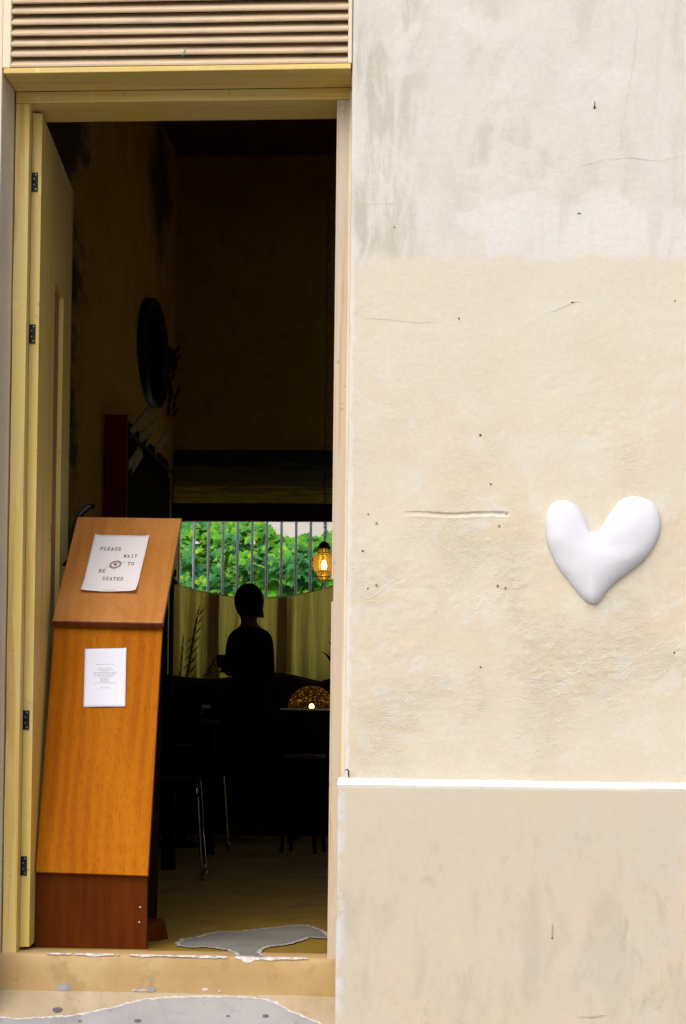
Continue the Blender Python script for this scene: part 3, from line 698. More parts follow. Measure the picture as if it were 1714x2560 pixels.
# ------------------------------------------------------------------ lectern with two notices
lc = thing('lectern', 'orange-brown veneered lectern with slanted top standing just inside the doorway', 'lectern', (-1.08, .42, 0))
LX0, LX1 = -1.2430, -.9118
def frm(y0, z0, y1, z1):
    L_ = math.hypot(y1-y0, z1-z0); d = Vector((0, (y1-y0)/L_, (z1-z0)/L_)); nn = Vector((0, -d.z, d.y)); o_ = Vector((0, y0, z0)); return L_, (lambda x, s, q=0: o_+Vector((x, 0, 0))+d*s+nn*q), d, nn
Lt, ptop, dt, nt_ = frm(.451, .9561, .7846, 1.3107)
Lf, pfr, dfr, nfr = frm(.2833, .2159, .4775, .9497)
def board(x0, x1, pf, s0, s1, th_, bev=.0012, dz0=0, dz1=0):
    bm = box(x0, x1, 0, th_, s0, s1, bev)
    for v in bm.verts:
        x, q, s = v.co; v.co = pf(x, s+(dz0+(dz1-dz0)*(x-x0)/(x1-x0)), -q)
    bmesh.ops.recalc_face_normals(bm, faces=bm.faces); return bm
obj('front_panel', board(LX0+.0015, LX1-.002, pfr, 0, Lf-.006, .018, dz0=.003, dz1=-.003), 'wood_front', lc)
obj('kick_panel', board(LX0-.001, LX1-.006, frm(.300, 0, .302, .21)[1], .001, .229, .018), 'wood_kick', lc)
tp = obj('top_panel', board(LX0, LX1+.003, ptop, 0, Lt, .018, .0015, .003, -.003), 'wood_top', lc)
obj('edge_strip', board(LX0+.001, LX1+.002, ptop, -.0065, -.0005, .019, 0, .003, -.003), 'wood_edge', lc)
obj('rear_leg', board(LX0+.025, LX0+.045, frm(.655, .0, .71, 1.20)[1], .0, 1.2, .05), 'wood_dark', lc)
obj('rear_leg', board(LX1-.065, LX1-.045, frm(.655, .0, .71, 1.20)[1], .0, 1.2, .05), 'wood_dark', lc)
obj('shelf', box(LX0+.02, LX1-.03, .45, .655, .70, .718), 'wood_dark', lc)
bm = nb(); a = [(-.99, .46), (-.925, .53), (-.903, .60), (-.925, .67), (-1.0, .71), (-1.02, .57)]
v0 = [bm.verts.new((x, y, .001)) for x, y in a]; v1 = [bm.verts.new((x-.012 if x > -.95 else x, y, .055)) for x, y in a]
bm.faces.new(v1); bm.faces.new(v0[::-1])
for k in range(6): bm.faces.new((v0[k], v0[(k+1) % 6], v1[(k+1) % 6], v1[k]))
bmesh.ops.recalc_face_normals(bm, faces=bm.faces); o = obj('foot', bm, 'wood_kick', lc); o['label'] = 'dark wedge-shaped foot jutting out to the right'
for x, z in ((-.937, .121), (-.939, .078)): obj('screw', disc(x, z, .0024, .2965, .003), 'plate', lc)

GL = {'P': [[(.5, 0), (.5, 6), (3, 6), (3.6, 5.2), (3.6, 4), (3, 3.1), (.5, 3.1)], [(-.1, 0), (1.4, 0)]], 'L': [[(.8, 0), (.8, 6)], [(0, 6), (1.9, 6)], [(0, 0), (3.8, 0), (3.8, 1.6)]],
      'E': [[(.6, 0), (.6, 6)], [(0, 6), (3.6, 6), (3.6, 4.8)], [(.6, 3.1), (2.6, 3.1)], [(0, 0), (3.8, 0), (3.8, 1.3)]], 'A': [[(.4, 0), (2, 6), (3.6, 0)], [(1, 2.2), (3, 2.2)], [(-.2, 0), (1.1, 0)], [(2.9, 0), (4.2, 0)]],
      'S': [[(3.6, 5), (3, 6), (1, 6), (.3, 5), (.5, 3.7), (3.4, 2.5), (3.7, 1.2), (3, 0), (1, 0), (.3, 1)]], 'W': [[(.2, 6), (1, 0), (2, 4), (3, 0), (3.8, 6)], [(-.3, 6), (.9, 6)], [(3.1, 6), (4.3, 6)]],
      'I': [[(2, 0), (2, 6)], [(.8, 6), (3.2, 6)], [(.8, 0), (3.2, 0)]], 'T': [[(2, 0), (2, 6)], [(.2, 4.8), (.2, 6), (3.8, 6), (3.8, 4.8)], [(1.1, 0), (2.9, 0)]],
      'O': [[(1.2, 0), (.3, 1.4), (.3, 4.6), (1.2, 6), (2.8, 6), (3.7, 4.6), (3.7, 1.4), (2.8, 0), (1.2, 0)]], 'B': [[(.6, 0), (.6, 6), (3, 6), (3.5, 5.2), (3.5, 4), (3, 3.1), (.6, 3.1), (3.2, 3.1), (3.8, 2.2), (3.8, .9), (3.2, 0), (.6, 0)], [(0, 6), (.6, 6)], [(0, 0), (.6, 0)]],
      'D': [[(.6, 0), (.6, 6), (2.6, 6), (3.6, 4.8), (3.6, 1.2), (2.6, 0), (.6, 0)], [(0, 6), (.6, 6)], [(0, 0), (.6, 0)]]}
def stroke(bm, a, b, w_, f):
    a, b = Vector(a), Vector(b); d = (b-a).normalized()*w_*.5; nn = Vector((-d.y, d.x)); a = a-d*.8; b = b+d*.8
    vs_ = [bm.verts.new(f(p)) for p in (a+nn, a-nn, b-nn, b+nn)]; bm.faces.new(vs_)
def word(txt, u0, u1, v, hh, f, th_=.9):
    bm = nb(); n = len(txt); adv = (u1-u0)/(n-1+.62) if n > 1 else (u1-u0); sx = adv*.62/4; sy = hh/6
    for i, ch in enumerate(txt):
        for pl in GL[ch]:
            for a, b in zip(pl, pl[1:]): stroke(bm, a, b, th_, lambda p: f(u0+i*adv+p.x*sx, v+p.y*sy))
    bmesh.ops.recalc_face_normals(bm, faces=bm.faces); return bm
def sheet(name, label, cs, pf, curl, mat):
    """paper on a board; cs = corners TL TR BL BR as (x, s)"""
    def at(u, v):          # v downwards 0..1
        tl, tr, bl, br = [Vector(c) for c in cs]
        return tl.lerp(tr, u).lerp(bl.lerp(br, u), v)
    th = thing(name, label, 'notice', pf(*at(.5, 1)))
    def q(u, v, e=0): p = at(u, v); return pf(p.x, p.y, .0012+curl(u, v)+e)
    bm = nb(); G_ = [[bm.verts.new(q(i/16, j/22)) for i in range(17)] for j in range(23)]
    for a, b in zip(G_, G_[1:]):
        for k in range(16): bm.faces.new((a[k], b[k], b[k+1], a[k+1]))
    bmesh.ops.recalc_face_normals(bm, faces=bm.faces)
    o = obj('paper', bm, mat, th, True); so = o.modifiers.new('thick', 'SOLIDIFY'); so.thickness = .0003; so.offset = -1
    return th, q
n1, q1 = sheet('notice_sheet', 'off-white sheet asking guests to wait, curling at its foot, on the slanted lectern top', [(-1.1722, 0.3986), (-0.9991, 0.3937), (-1.1746, 0.1284), (-1.0059, 0.1243)], ptop,
               lambda u, v: .012*max(0, (v-.80)/.2)**2*(.5+.9*abs(u-.45))+.004*max(0, (abs(u-.5)-.35)/.15)**2+.002*max(0, (.12-v)/.12), 'paper1')
A1 = 6.0
fq = lambda u, v: q1(u, 1-v, .0007)
for txt, u0, u1, vm in (('PLEASE', .16, .53, .240), ('WAIT', .619, .855, .360), ('TO', .722, .83, .4915), ('BE', .228, .339, .6255), ('SEATED', .33, .70, .756)):
    obj('lettering', word(txt, u0, u1, 1-vm-.024, .048, fq, 1.0), 'ink', n1)
bm = nb()
for k, u in enumerate([.395+.022*i for i in range(11)]):
    if k != 5:
        stroke(bm, (u, .03), (u+.012, .03), .012, lambda p: fq(p.x, p.y))
bmesh.ops.recalc_face_normals(bm, faces=bm.faces); obj('footer_print', bm, 'ink_faint', n1)
em = Vector((.50, .487))
def ell(a, rx, ry, tilt=.5): x, y = rx*math.cos(a), ry*math.sin(a); return em+Vector((x*math.cos(tilt)-y*math.sin(tilt), (x*math.sin(tilt)+y*math.cos(tilt))*.70))
for rx, ry, w_, mt in ((.112, .088, .010, 'ink_pink'), (.090, .068, .026, 'ink_rose')):
    bm = nb(); P = [ell(k*math.pi/18, rx, ry) for k in range(36)]
    for a, b in zip(P, P[1:]+P[:1]): stroke(bm, a, b, w_, lambda p: fq(p.x, p.y)+nt_*(0 if mt == 'ink_pink' else -.0002))
    bmesh.ops.recalc_face_normals(bm, faces=bm.faces); obj('emblem_ring', bm, mt, n1)
for dx, dy in ((.0, .085), (.15, .045), (-.15, -.05), (.0, -.085)):
    bm = nb()
    for k in range(5): a = k*1.256; stroke(bm, (em.x+dx, em.y+dy), (em.x+dx+.016*math.cos(a), em.y+dy+.010*math.sin(a)), .006, lambda p: fq(p.x, p.y))
    bmesh.ops.recalc_face_normals(bm, faces=bm.faces); obj('emblem_sprig', bm, 'ink_rose', n1)
bm = nb(); f_ = bm.faces.new([bm.verts.new(fq(em.x+x*.034, em.y+y*.024)+nt_*.0004) for x, y in ((0, .35), (.35, .85), (.8, .75), (.95, .25), (.55, -.4), (0, -1), (-.55, -.4), (-.95, .25), (-.8, .75), (-.35, .85))])
bmesh.ops.triangulate(bm, faces=[f_]); bmesh.ops.recalc_face_normals(bm, faces=bm.faces); obj('emblem_heart', bm, 'ink_red', n1)

n2, q2 = sheet('menu_sheet', 'small bluish-white sheet of fine print on the lectern front panel', [(-1.1431, 0.6811), (-1.0177, 0.6845), (-1.1354, 0.4993), (-1.0099, 0.5018)], pfr,
               lambda u, v: .004*math.sin(u*math.pi)*v+.003*max(0, (u-.8)/.2)**2, 'paper2')
bm = nb(); rr_ = random.Random(4)
for j, (v, w_) in enumerate([(.275, .44)]+[(.335+.026*k, rr_.choice([.2, .3, .38, .5, .54, .6])) for k in range(11)]+[(.68, .22)]):
    u = .5-w_/2
    while u < .5+w_/2:
        l_ = rr_.uniform(.02, .06); stroke(bm, (u, 1-v), (min(u+l_, .5+w_/2), 1-v), .009, lambda p: q2(p.x, 1-p.y, .0006)); u += l_+.022
bmesh.ops.recalc_face_normals(bm, faces=bm.faces); obj('fine_print', bm, 'ink_faint', n2)

# ------------------------------------------------------------------ rear window, picture, curtain
bw = thing('barred_window', 'rear window opening with upright pale grey bars under a dark beam', 'window', (-.9, YB, WZ0))
GY = YB+.55                                   # grille set out like a cage, shaped so the bars catch sky light
for k in range(40):
    x = -2.230+.1130*k
    o = obj('bar', tube([(x, GY, .93), (x, GY, 2.44)], .0104, 12), 'bar', bw, True)
for z in (.92, 2.45): obj('grille_rail', box(-2.26, 2.26, GY-.012, GY+.012, z-.01, z+.01), 'bar', bw)
for x in (-2.245, 2.245):
    for z in (.92, 2.45): obj('grille_arm', box(x-.01, x+.01, YB+.264, GY-.0125, z-.008, z+.008), 'bar', bw)
obj('head_beam', box(XL+.003, XR-.02, YB-.055, YB-.003, 2.268, 2.397, .004), 'beam', bw)
obj('sill', box(WX0+.003, WX1-.003, YB-.03, YB+.19, WZ0+.001, WZ0+.03, .003), 'beam', bw)
bm = box(XL+.012, .2, YB-.045, YB-.008, 2.401, 2.795, .003)
o = obj('landscape_panel', bm, 'landscape', None); tag(o, 'wide dark streaky landscape panel turning yellow at its lower edge above the barred window', 'painting')
cu = thing('cafe_curtain', 'olive-yellow half curtain hung on a sagging wire across the rear window', 'curtain', (-1.55, 8.3, 1.1))
def wire_z(x):
    a, b, za, zb = -2.17, -.90, 1.797, 1.805; s = (x-a)/(b-a); return za+(zb-za)*s-.45*s*(1-s)
def drape(x0, x1, y, zb, amp, seed, n=90, drop=0):
    bm = nb(); G_ = []
    for j in range(21):
        v = j/20; row = []
        for i in range(n+1):
            x = x0+(x1-x0)*i/n; ph = x*44+3.4*noise.noise(Vector((x*5, seed, 0)))
            d = amp*(.55+.7*v)*(math.sin(ph)+.6*noise.noise(Vector((x*26, seed, v*1.2))))
            zt = wire_z(x)-drop; zbb = zb+.025*abs(noise.noise(Vector((x*7, seed, 3))))
            row.append(bm.verts.new((x+.006*math.sin(ph*1.3+v*2), y+d, zt+(zbb-zt)*v)))
        G_.append(row)
    for a, b in zip(G_, G_[1:]):
        for k in range(n): bm.faces.new((a[k], b[k], b[k+1], a[k+1]))
    return bm
for x0, x1, zb, sd_ in ((-2.165, -1.885, 1.03, 1), (-1.815, -1.385, 1.02, 2), (-1.315, -.80, 1.02, 3)): obj('cloth_panel', drape(x0, x1, 8.3, zb, .04, sd_), 'curtain', cu, True)
for x0, x1, sd_ in ((-1.905, -1.795, 4), (-1.405, -1.295, 5)):
    o = obj('brown_panel', drape(x0, x1, 8.335, 1.02, .014, sd_, 30), 'curtain_dark', cu, True); o['label'] = 'narrow dark brown length of cloth between the yellow panels'
obj('wire', tube([(x, 8.3, wire_z(x)+.002) for x in [-2.19+.0433*k for k in range(34)]], .0035, 6), 'bar', cu)

# ------------------------------------------------------------------ courtyard behind the window
o = obj('courtyard_wall', box(-12, 9, 21.5, 21.8, -.42, 6.5), 'yard_wall', None); tag(o, 'pale rendered wall behind the green creeper in the rear yard', 'wall')
hd = thing('ivy_hedge', 'dense bright green lobed-leaf creeper filling the view behind the window bars', 'hedge', (-2.2, 16.8, -.42))
LEAF = [(0, -.5), (.16, -.34), (.42, -.38), (.30, -.12), (.52, .10), (.24, .14), (.14, .34), (0, .56), (-.14, .34), (-.24, .14), (-.52, .10), (-.30, -.12), (-.42, -.38), (-.16, -.34)]
def leaf_into(bm, m):
    c = bm.verts.new(m @ Vector((0, .0, .06))); v = [bm.verts.new(m @ Vector((x, y, -.10*abs(x)))) for x, y in LEAF]
    for k in range(len(v)): bm.faces.new((c, v[k], v[(k+1) % len(v)]))
rl = random.Random(21)
def top_z(x): return 3.35+.24*noise.noise(Vector((x*1.1, 2, 0)))+.12*noise.noise(Vector((x*3.3, 7, 0)))-.19*min(1, max(0, (x+2.5)/.5))
def surf_y(x, z): return 16.45+.40*noise.noise(Vector((x*1.5, 0, z*1.7)))+.22*noise.noise(Vector((x*4.2, 3, z*4.2)))
def leaf_m(x, y, z, s):
    e = Matrix.Rotation(rl.uniform(0, 6.28), 4, 'Z')
    tilt = Matrix.Rotation(R(rl.gauss(50, 22)), 4, 'X') @ Matrix.Rotation(R(rl.gauss(0, 25)), 4, 'Y')
    return Matrix.Translation((x, y, z)) @ tilt @ e @ Matrix.Diagonal((s, s, s, 1))
leaf_me = None; near = []; bulk = nb()
for i in range(15000):
    x = rl.uniform(-6.2, 1.8); tz = top_z(x)
    z = rl.uniform(.2, tz) if i % 5 else tz-abs(rl.gauss(0, .12))
    dp = rl.random()**1.6*.5; y = surf_y(x, z)+dp+(.5*max(0, (z-tz+.25)/.25) if z > tz-.25 else 0)
    s = rl.uniform(.085, .155)
    inview = -3.45 < x < -1.4 and 2.05 < z
    if inview and dp < .05 and len(near) < 290: near.append((x, y-.04, z, s*1.12))
    else: leaf_into(bulk, leaf_m(x, y, z, s))
o = obj('foliage', bulk, 'leaf', hd, False); o['kind'] = 'stuff'
one = nb(); leaf_into(one, Matrix.Identity(4)); lme = bpy.data.meshes.new('leaf'); one.to_mesh(lme); one.free(); lme.materials.append(MAT['leaf'])
for (x, y, z, s) in near:
    o = bpy.data.objects.new('leaf', lme); COL.objects.link(o); o.parent = hd; m = leaf_m(x, y, z, s); m.translation = m.translation-hd.location; o.matrix_local = m
bm = nb()
for k in range(16):
    x = -5.9+k*.46; tube([(x+.15*noise.noise(Vector((k, j*.6, 0))), 16.95, -.42+j*.32) for j in range(11)], [.03-.002*j for j in range(11)], 6, bm)
o = obj('stem', bm, 'stem', hd, True)
o = obj('courtyard_fence', box(-7, 3.4, 17.1, 17.15, -.42, 3.08), 'fence', None); tag(o, 'dark green fence panel glimpsed behind the creeper leaves', 'fence')

# ------------------------------------------------------------------ caged amber lantern
lp = thing('pendant_lantern', 'lit amber blown-glass lantern in a black wire cage hanging on a chain', 'lamp', (-.868, 6.0, 1.593))
LC = Vector((-.868, 6.0, 1.593))
prof = [(.018, .008), (.030, .012), (.040, .030), (.046, .050), (.055, .068), (.0625, .095), (.063, .125), (.056, .152), (.044, .168), (.038, .185), (.033, .205)]
obj('glass_shade', lathe(prof, LC, 48, None, lambda a, z: 1+.09*abs(math.sin(3*a+.6))*min(1, max(0, (z-.04)/.04))*min(1, max(0, (.19-z)/.03))), 'amber', lp, True)
bm = nb()
for k in range(6):
    a = k*math.pi/3+.33; tube([LC+Vector((r*1.02*math.cos(a), r*1.02*math.sin(a), z)) for r, z in prof], .0015, 5, bm)
for r, z in ((.041, .03), (.050, .058), (.041, .172), (.019, .008)): tube([LC+Vector((r*math.cos(k*.2618), r*math.sin(k*.2618), z)) for k in range(24)], .0021, 5, bm, True)
obj('wire_cage', bm, 'iron', lp)
obj('cap', lathe([(.040, .200), (.041, .207), (.034, .214), (.030, .228), (.018, .240), (.006, .244)], LC, 24), 'iron', lp, True)
obj('bulb', lathe([(.0, .075), (.012, .078), (.017, .09), (.017, .104), (.012, .118), (.009, .13), (.0, .132)], LC, 16), 'bulb', lp, True)
bm = nb()
for k in range(118):
    z0 = LC.z+.244+k*.0268
    tube([(LC.x+(.008*math.cos(a) if k % 2 else 0)+.004*math.sin(k*.9), LC.y+(0 if k % 2 else .008*math.cos(a)), z0+.0165+.0165*math.sin(a)) for a in [j*math.pi/4 for j in range(8)]], .0018, 4, bm, True)
obj('chain', bm, 'iron', lp)

# ------------------------------------------------------------------ right-hand table, dimpled glass lamp, stool
tb = thing('side_table', 'thin-topped dark table carrying the glowing glass lamp', 'table', (-.75, 6.72, 0))
obj('tabletop', box(-1.162, -.35, 6.42, 7.05, .832, .845, .002), 'wood_dark', tb); 
o = obj('edge_band', box(-1.163, -.349, 6.415, 6.4195, .8335, .8455), 'chrome', tb); o['label'] = 'thin bright metal edge of the tabletop'
for x in (-1.10, -.41):
    for y in (6.5, 6.97): obj('leg', tube([(x, y, .832), (x, y, .001)], .018, 8), 'wood_dark', tb)
gl_ = thing('glass_lamp', 'low dimpled amber glass dome lamp glowing on the dark table', 'lamp', (-.985, 6.62, .8455))
GC = Vector((-.985, 6.62, .8455))
dome = [(.148, .001), (.150, .02), (.144, .05), (.128, .08), (.103, .108), (.078, .128), (.05, .14), (.02, .146), (0, .147)]
obj('glass_dome', lathe(dome, GC, 48, None, lambda a, z: 1+.018*math.sin(12*a+z*90)), 'amber_dimple', gl_, True)
obj('bulb', lathe([(0, .004), (.014, .008), (.016, .018), (.010, .030), (0, .034)], GC, 16), 'bulb', gl_, True)
st = thing('round_stool', 'round dark stool with a pale seat rim near the side table', 'stool', (-.93, 5.5, 0))
obj('seat', lathe([(.0, .535), (.12, .535), (.128, .543), (.128, .553), (.12, .560), (0, .562)], (-.93, 5.5, 0), 28), BOOK[2], st, True)
for k in range(4):
    a = k*math.pi/2+.6; obj('leg', tube([(-.93+.08*math.cos(a), 5.5+.08*math.sin(a), .536), (-.93+.14*math.cos(a), 5.5+.14*math.sin(a), .001)], .012, 8), 'wood_dark', st)

# ------------------------------------------------------------------ left-hand table, books, plate, chairs
dt_ = thing('dining_table', 'black dining table in the dim left of the room', 'table', (-1.72, 4.5, 0))
obj('tabletop', box(-2.10, -1.375, 3.75, 5.25, .715, .742, .004), 'wood_dark', dt_)
for x in (-2.04, -1.43):
    for y in (3.82, 5.18): obj('leg', box(x-.03, x+.03, y-.03, y+.03, .001, .715, .004), 'wood_dark', dt_)
BK = [('thick brown book at the foot of the stack on the black table', 0, -1.62, 4.95, .16, .11, .033, .06), ('dark red book in the middle of the stack on the black table', 1, -1.60, 4.97, .145, .10, .026, -.12), ('olive book lying askew on top of the stack on the black table', 2, -1.57, 4.95, .17, .11, .022, .22)]
z = .7425
for lab, mi, x, y, sx, sy, hh, rot in BK:
    bk = thing('book', lab, 'book', (x, y, z), 'books stacked on the dining table'); bk.rotation_euler.z = rot
    bm = box(-sx, sx, -sy, sy, 0, .003); box(-sx, sx, -sy, sy, hh-.003, hh, bm=bm); box(-sx, -sx+.003, -sy, sy, .003, hh-.003, bm=bm)
    obj('cover', bm, BOOK[mi], bk, False, True); obj('pages', box(-sx+.0035, sx-.006, -sy+.005, sy-.005, .0032, hh-.0032), 'pages', bk, False, True)
    z += hh+.0005
pt = thing('plate_stand', 'low round dark stand holding the white plate', 'table', (-1.70, 5.95, 0))
obj('top', lathe([(0, .575), (.19, .575), (.2, .583), (.2, .592), (0, .594)], (-1.70, 5.95, 0), 28), 'wood_dark', pt); obj('post', lathe([(.16, .001), (.15, .02), (.03, .04), (.025, .575)], (-1.70, 5.95, 0), 16), 'wood_dark', pt)
o = obj('plate', lathe([(0, .5945), (.04, .5945), (.048, .600), (.07, .612), (.07, .615), (.045, .604), (0, .601)], (-1.695, 5.93, 0), 28), 'plate', None, True); tag(o, 'small white plate catching the light in the dim left of the room', 'plate')
def chair(loc, rz, lab):
    c = thing('tube_chair', lab, 'chair', loc, 'tubular metal chairs at the dining table'); c.rotation_euler.z = rz
    for s in (-1, 1):
        path = fillet([(s*.185, -.16, .43), (s*.195, -.20, .42), (s*.225, -.215, .009), (s*.225, .20, .009), (s*.19, .19, .43)], .05, 5)
        obj('back_post', tube([(s*.19, .19, .432), (s*.187, .21, .55), (s*.18, .255, .80)], .008, 8), 'black', c, True, True)
        obj('side_frame', tube(path, .006, 8), 'chrome', c, True, True)
    obj('seat', box(-.20, .20, -.20, .20, .432, .452, .008), 'black', c, False, True)
    bm = nb(); G_ = []
    for i in range(11):
        x = -.19+.038*i; y = .245+.03*(1-(x/.19)**2)
        G_.append([bm.verts.new((x, y+dy+.02*(zz-.6), zz)) for dy, zz in ((0, .62), (0, .82), (.014, .82), (.014, .62))])
    for a, b in zip(G_, G_[1:]):
        for k in range(4): bm.faces.new((a[k], b[k], b[(k+1) % 4], a[(k+1) % 4]))
    bm.faces.new(G_[0]); bm.faces.new(G_[-1]); bmesh.ops.recalc_face_normals(bm, faces=bm.faces); obj('backrest', bm, 'black', c, False, True)
    return c
chair((-1.40, 3.25, 0), .10, 'black chair with bright tubular metal legs nearest the lectern')
chair((-1.60, 5.62, 0), .12, 'black chair with tubular metal legs farther back past the dining table')

# ------------------------------------------------------------------ banquette and cushions under the curtain
bq = thing('banquette', 'black upholstered bench with a high back below the curtain', 'bench', (-1.2, 7.95, 0))
obj('seat', box(-2.15, .2, 7.55, 8.05, .001, .46, .02), 'black', bq); obj('backrest', box(-2.15, .2, 8.05, 8.2, .001, 1.06, .02), 'black', bq)
def cushion(x, y, z, s, rz, tilt, lab):
    bm = nb(); n = 12; T = []
    for side in (1, -1):
        G_ = []
        for i in range(n+1):
            G_.append([])
            for j in range(n+1):
                u, v = i/n*2-1, j/n*2-1; th_ = (1-u**4)*(1-v**4); pin = 1-.10*(u*u*v*v)-.06*(1-abs(u*v))*max(abs(u), abs(v))**6
                G_[-1].append(bm.verts.new((u*s*pin, side*.075*th_**.6, v*s*pin)))
        for a, b in zip(G_, G_[1:]):
            for k in range(n): bm.faces.new((a[k], b[k], b[k+1], a[k+1]))
    bmesh.ops.remove_doubles(bm, verts=bm.verts, dist=.0005); bmesh.ops.recalc_face_normals(bm, faces=bm.faces)
    bmesh.ops.transform(bm, matrix=Matrix.Rotation(rz, 4, 'Y') @ Matrix.Rotation(tilt, 4, 'X'), verts=bm.verts)
    lo = min(v.co.z for v in bm.verts); bmesh.ops.translate(bm, verts=bm.verts, vec=(x, y, z-lo))
    o = obj('cushion', bm, 'cushion', None, True); tag(o, lab, 'cushion', 'cushions on the bench')
cushion(-2.02, 7.92, .461, .33, .10, -.10, 'dark cushion at the far left end of the bench'); cushion(-1.72, 7.92, .461, .325, -.12, -.10, 'dark cushion on the bench just left of the standing person')
cushion(-1.16, 7.92, .461, .315, .22, -.10, 'dark red cushion tilted on the bench right of the standing person'); cushion(-.72, 7.92, .461, .34, -.2, -.10, 'dark cushion on the bench behind the right door jamb')

# ------------------------------------------------------------------ left wall: disc, dried branch, rack, magazines
wd = thing('wall_disc', 'large dark round disc with raised rim hung high on the left wall', 'wall decoration', (XL+.003, 7.45, 2.93))
bm = nb(); A = []; ry, rz_ = .50, .365
for q, r in ((.002, 1.0), (.05, 1.0), (.055, .97), (.05, .90), (.02, .86), (.016, .5), (.014, .02)):
    A.append([bm.verts.new((XL+q, 7.45+ry*r*math.cos(k*math.pi/20), 3.295+rz_*r*math.sin(k*math.pi/20))) for k in range(40)])
for a, b in zip(A[:4], A[1:5]):
    for k in range(40): bm.faces.new((a[k], a[(k+1) % 40], b[(k+1) % 40], b[k]))
bmesh.ops.recalc_face_normals(bm, faces=bm.faces); obj('rim', bm, 'iron', wd, True)
bm = nb(); B_ = [[bm.verts.new((XL+.018-.004*j, 7.45+ry*r*math.cos(k*math.pi/20), 3.295+rz_*r*math.sin(k*math.pi/20))) for k in range(40)] for j, r in enumerate((.865, .45))]
for k in range(40): bm.faces.new((B_[0][k], B_[0][(k+1) % 40], B_[1][(k+1) % 40], B_[1][k]))
bm.faces.new(B_[1]); bmesh.ops.recalc_face_normals(bm, faces=bm.faces); obj('plate_face', bm, 'wood_dark', wd)
db = thing('dried_branch', 'bunch of dark dried leaves hanging on the left wall beside the round disc', 'decoration', (XL+.01, 8.15, 3.0))
bm = nb(); tube([(XL+.02, 8.15+.02*math.sin(k), 3.5-.05*k) for k in range(11)], .008, 6, bm); obj('twig', bm, 'iron', db)
for k in range(22):
    a = rl.uniform(0, 6.28); z = rl.uniform(3.03, 3.5); s = rl.uniform(.10, .17)
    bm = nb(); m = Matrix.Translation((XL+.05, 8.15+rl.uniform(-.16, .16), z)) @ Matrix.Rotation(R(90)+rl.uniform(-.6, .6), 4, 'Y') @ Matrix.Rotation(a, 4, 'Z') @ Matrix.Diagonal((s*.6, s, s, 1))
    leaf_into(bm, m); obj('leaf', bm, 'palm', db)
rk = thing('wall_rack', 'tall dark shelf rack with a red-brown end panel along the left wall', 'shelf', (-2.12, 7.1, 0))
obj('end_panel', box(XL+.003, -2.058, 5.92, 5.945, .001, 2.59, .003), 'wood_red', rk)
obj('back_board', box(XL+.003, XL+.018, 5.946, 7.5, .001, 2.42), 'wood_dark', rk)
obj('end_panel', box(XL+.003, -2.058, 7.5, 7.525, .001, 2.45, .003), 'wood_dark', rk)
for z in (.05, .5, .95, 1.4, 1.80): obj('shelf', box(XL+.019, -2.06, 5.946, 7.499, z, z+.022), 'wood_dark', rk)
obj('front_rail', box(-2.080, -2.062, 5.946, 7.499, 1.823, 2.30), 'wood_dark', rk); obj('strap', box(-2.0435, -2.038, 5.946, 7.49, 2.468, 2.488), 'iron', rk); obj('strap', box(-2.082, -2.066, 5.946, 7.499, 2.301, 2.56), 'wood_dark', rk); obj('front_rail', box(-2.068, -2.058, 5.946, 7.499, .001, .049), 'wood_dark', rk)
MG = [((5.968, 2.48), (6.588, 2.734)), ((6.306, 2.499), (6.999, 2.745)), ((6.578, 2.507), (6.971, 2.70)), ((6.862, 2.526), (7.375, 2.726)), ((5.97, 2.29), (6.338, 2.445)), ((6.12, 2.29), (6.452, 2.448))]
words = ('upper row, nearest the red end panel', 'upper row, second from red end panel', 'upper row, third from red end panel', 'upper row, farthest from red end panel', 'lower row, touching the red-brown end panel', 'lower row, behind the first one')
for k, (a, b) in enumerate(MG):
    a, b = Vector((0, *a)), Vector((0, *b)); d = (b-a).normalized(); nn = Vector((0, -d.z, d.y)); Lh = (b-a).length/2
    bm = obox((a+b)/2+Vector((-2.051-.006*(k % 3), 0, 0)), d, Vector((1, 0, 0)), nn, Lh, .004, .030 if k != 2 else .018, .0015)
    bmesh.ops.recalc_face_normals(bm, faces=bm.faces)
    o = obj('wooden_slat', bm, 'magazine', None); tag(o, 'pale slanted slat held in the dark wall rack, '+words[k], 'slat', 'slats held in the wall rack')
# ------------------------------------------------------------------ palm and lamp post by the left corner, plant by the right jamb
pl = thing('potted_palm', 'dark potted palm with drooping fronds right of the lectern', 'plant', (-2.0, 7.35, 0))
obj('pot', lathe([(.0, .001), (.11, .001), (.15, .30), (.16, .32), (.145, .32), (.13, .28), (0, .27)], (-2.0, 7.35, 0), 20), 'iron', pl, True)
def frond(base, dirv, L_, droop, par, mat='palm', nl=16, ll=.11):
    base, dirv = Vector(base), Vector(dirv).normalized(); bm = nb(); P = []
    for k in range(nl+1):
        s = k/nl; P.append(base+dirv*L_*s+Vector((0, 0, -droop*s*s)))
    tube(P, [.008*(1-.75*k/nl) for k in range(nl+1)], 5, bm)
    sidev = dirv.cross(Vector((0, 0, 1))).normalized()
    for k in range(4, nl+1):
        d = (P[k]-P[k-1]).normalized(); s = k/nl
        for sg in (-1, 1):
            l_ = ll*(1.1-.6*abs(s-.6)); tip = P[k]+(d*.9+sidev*sg*.40+Vector((.15, 0, -.35))).normalized()*l_*1.25; w_ = sidev.cross(d).normalized()*.006
            mid = P[k].lerp(tip, .45); bm.faces.new([bm.verts.new(p) for p in (P[k], mid+w_, tip, mid-w_)])
    return obj('frond', bm, mat, par)
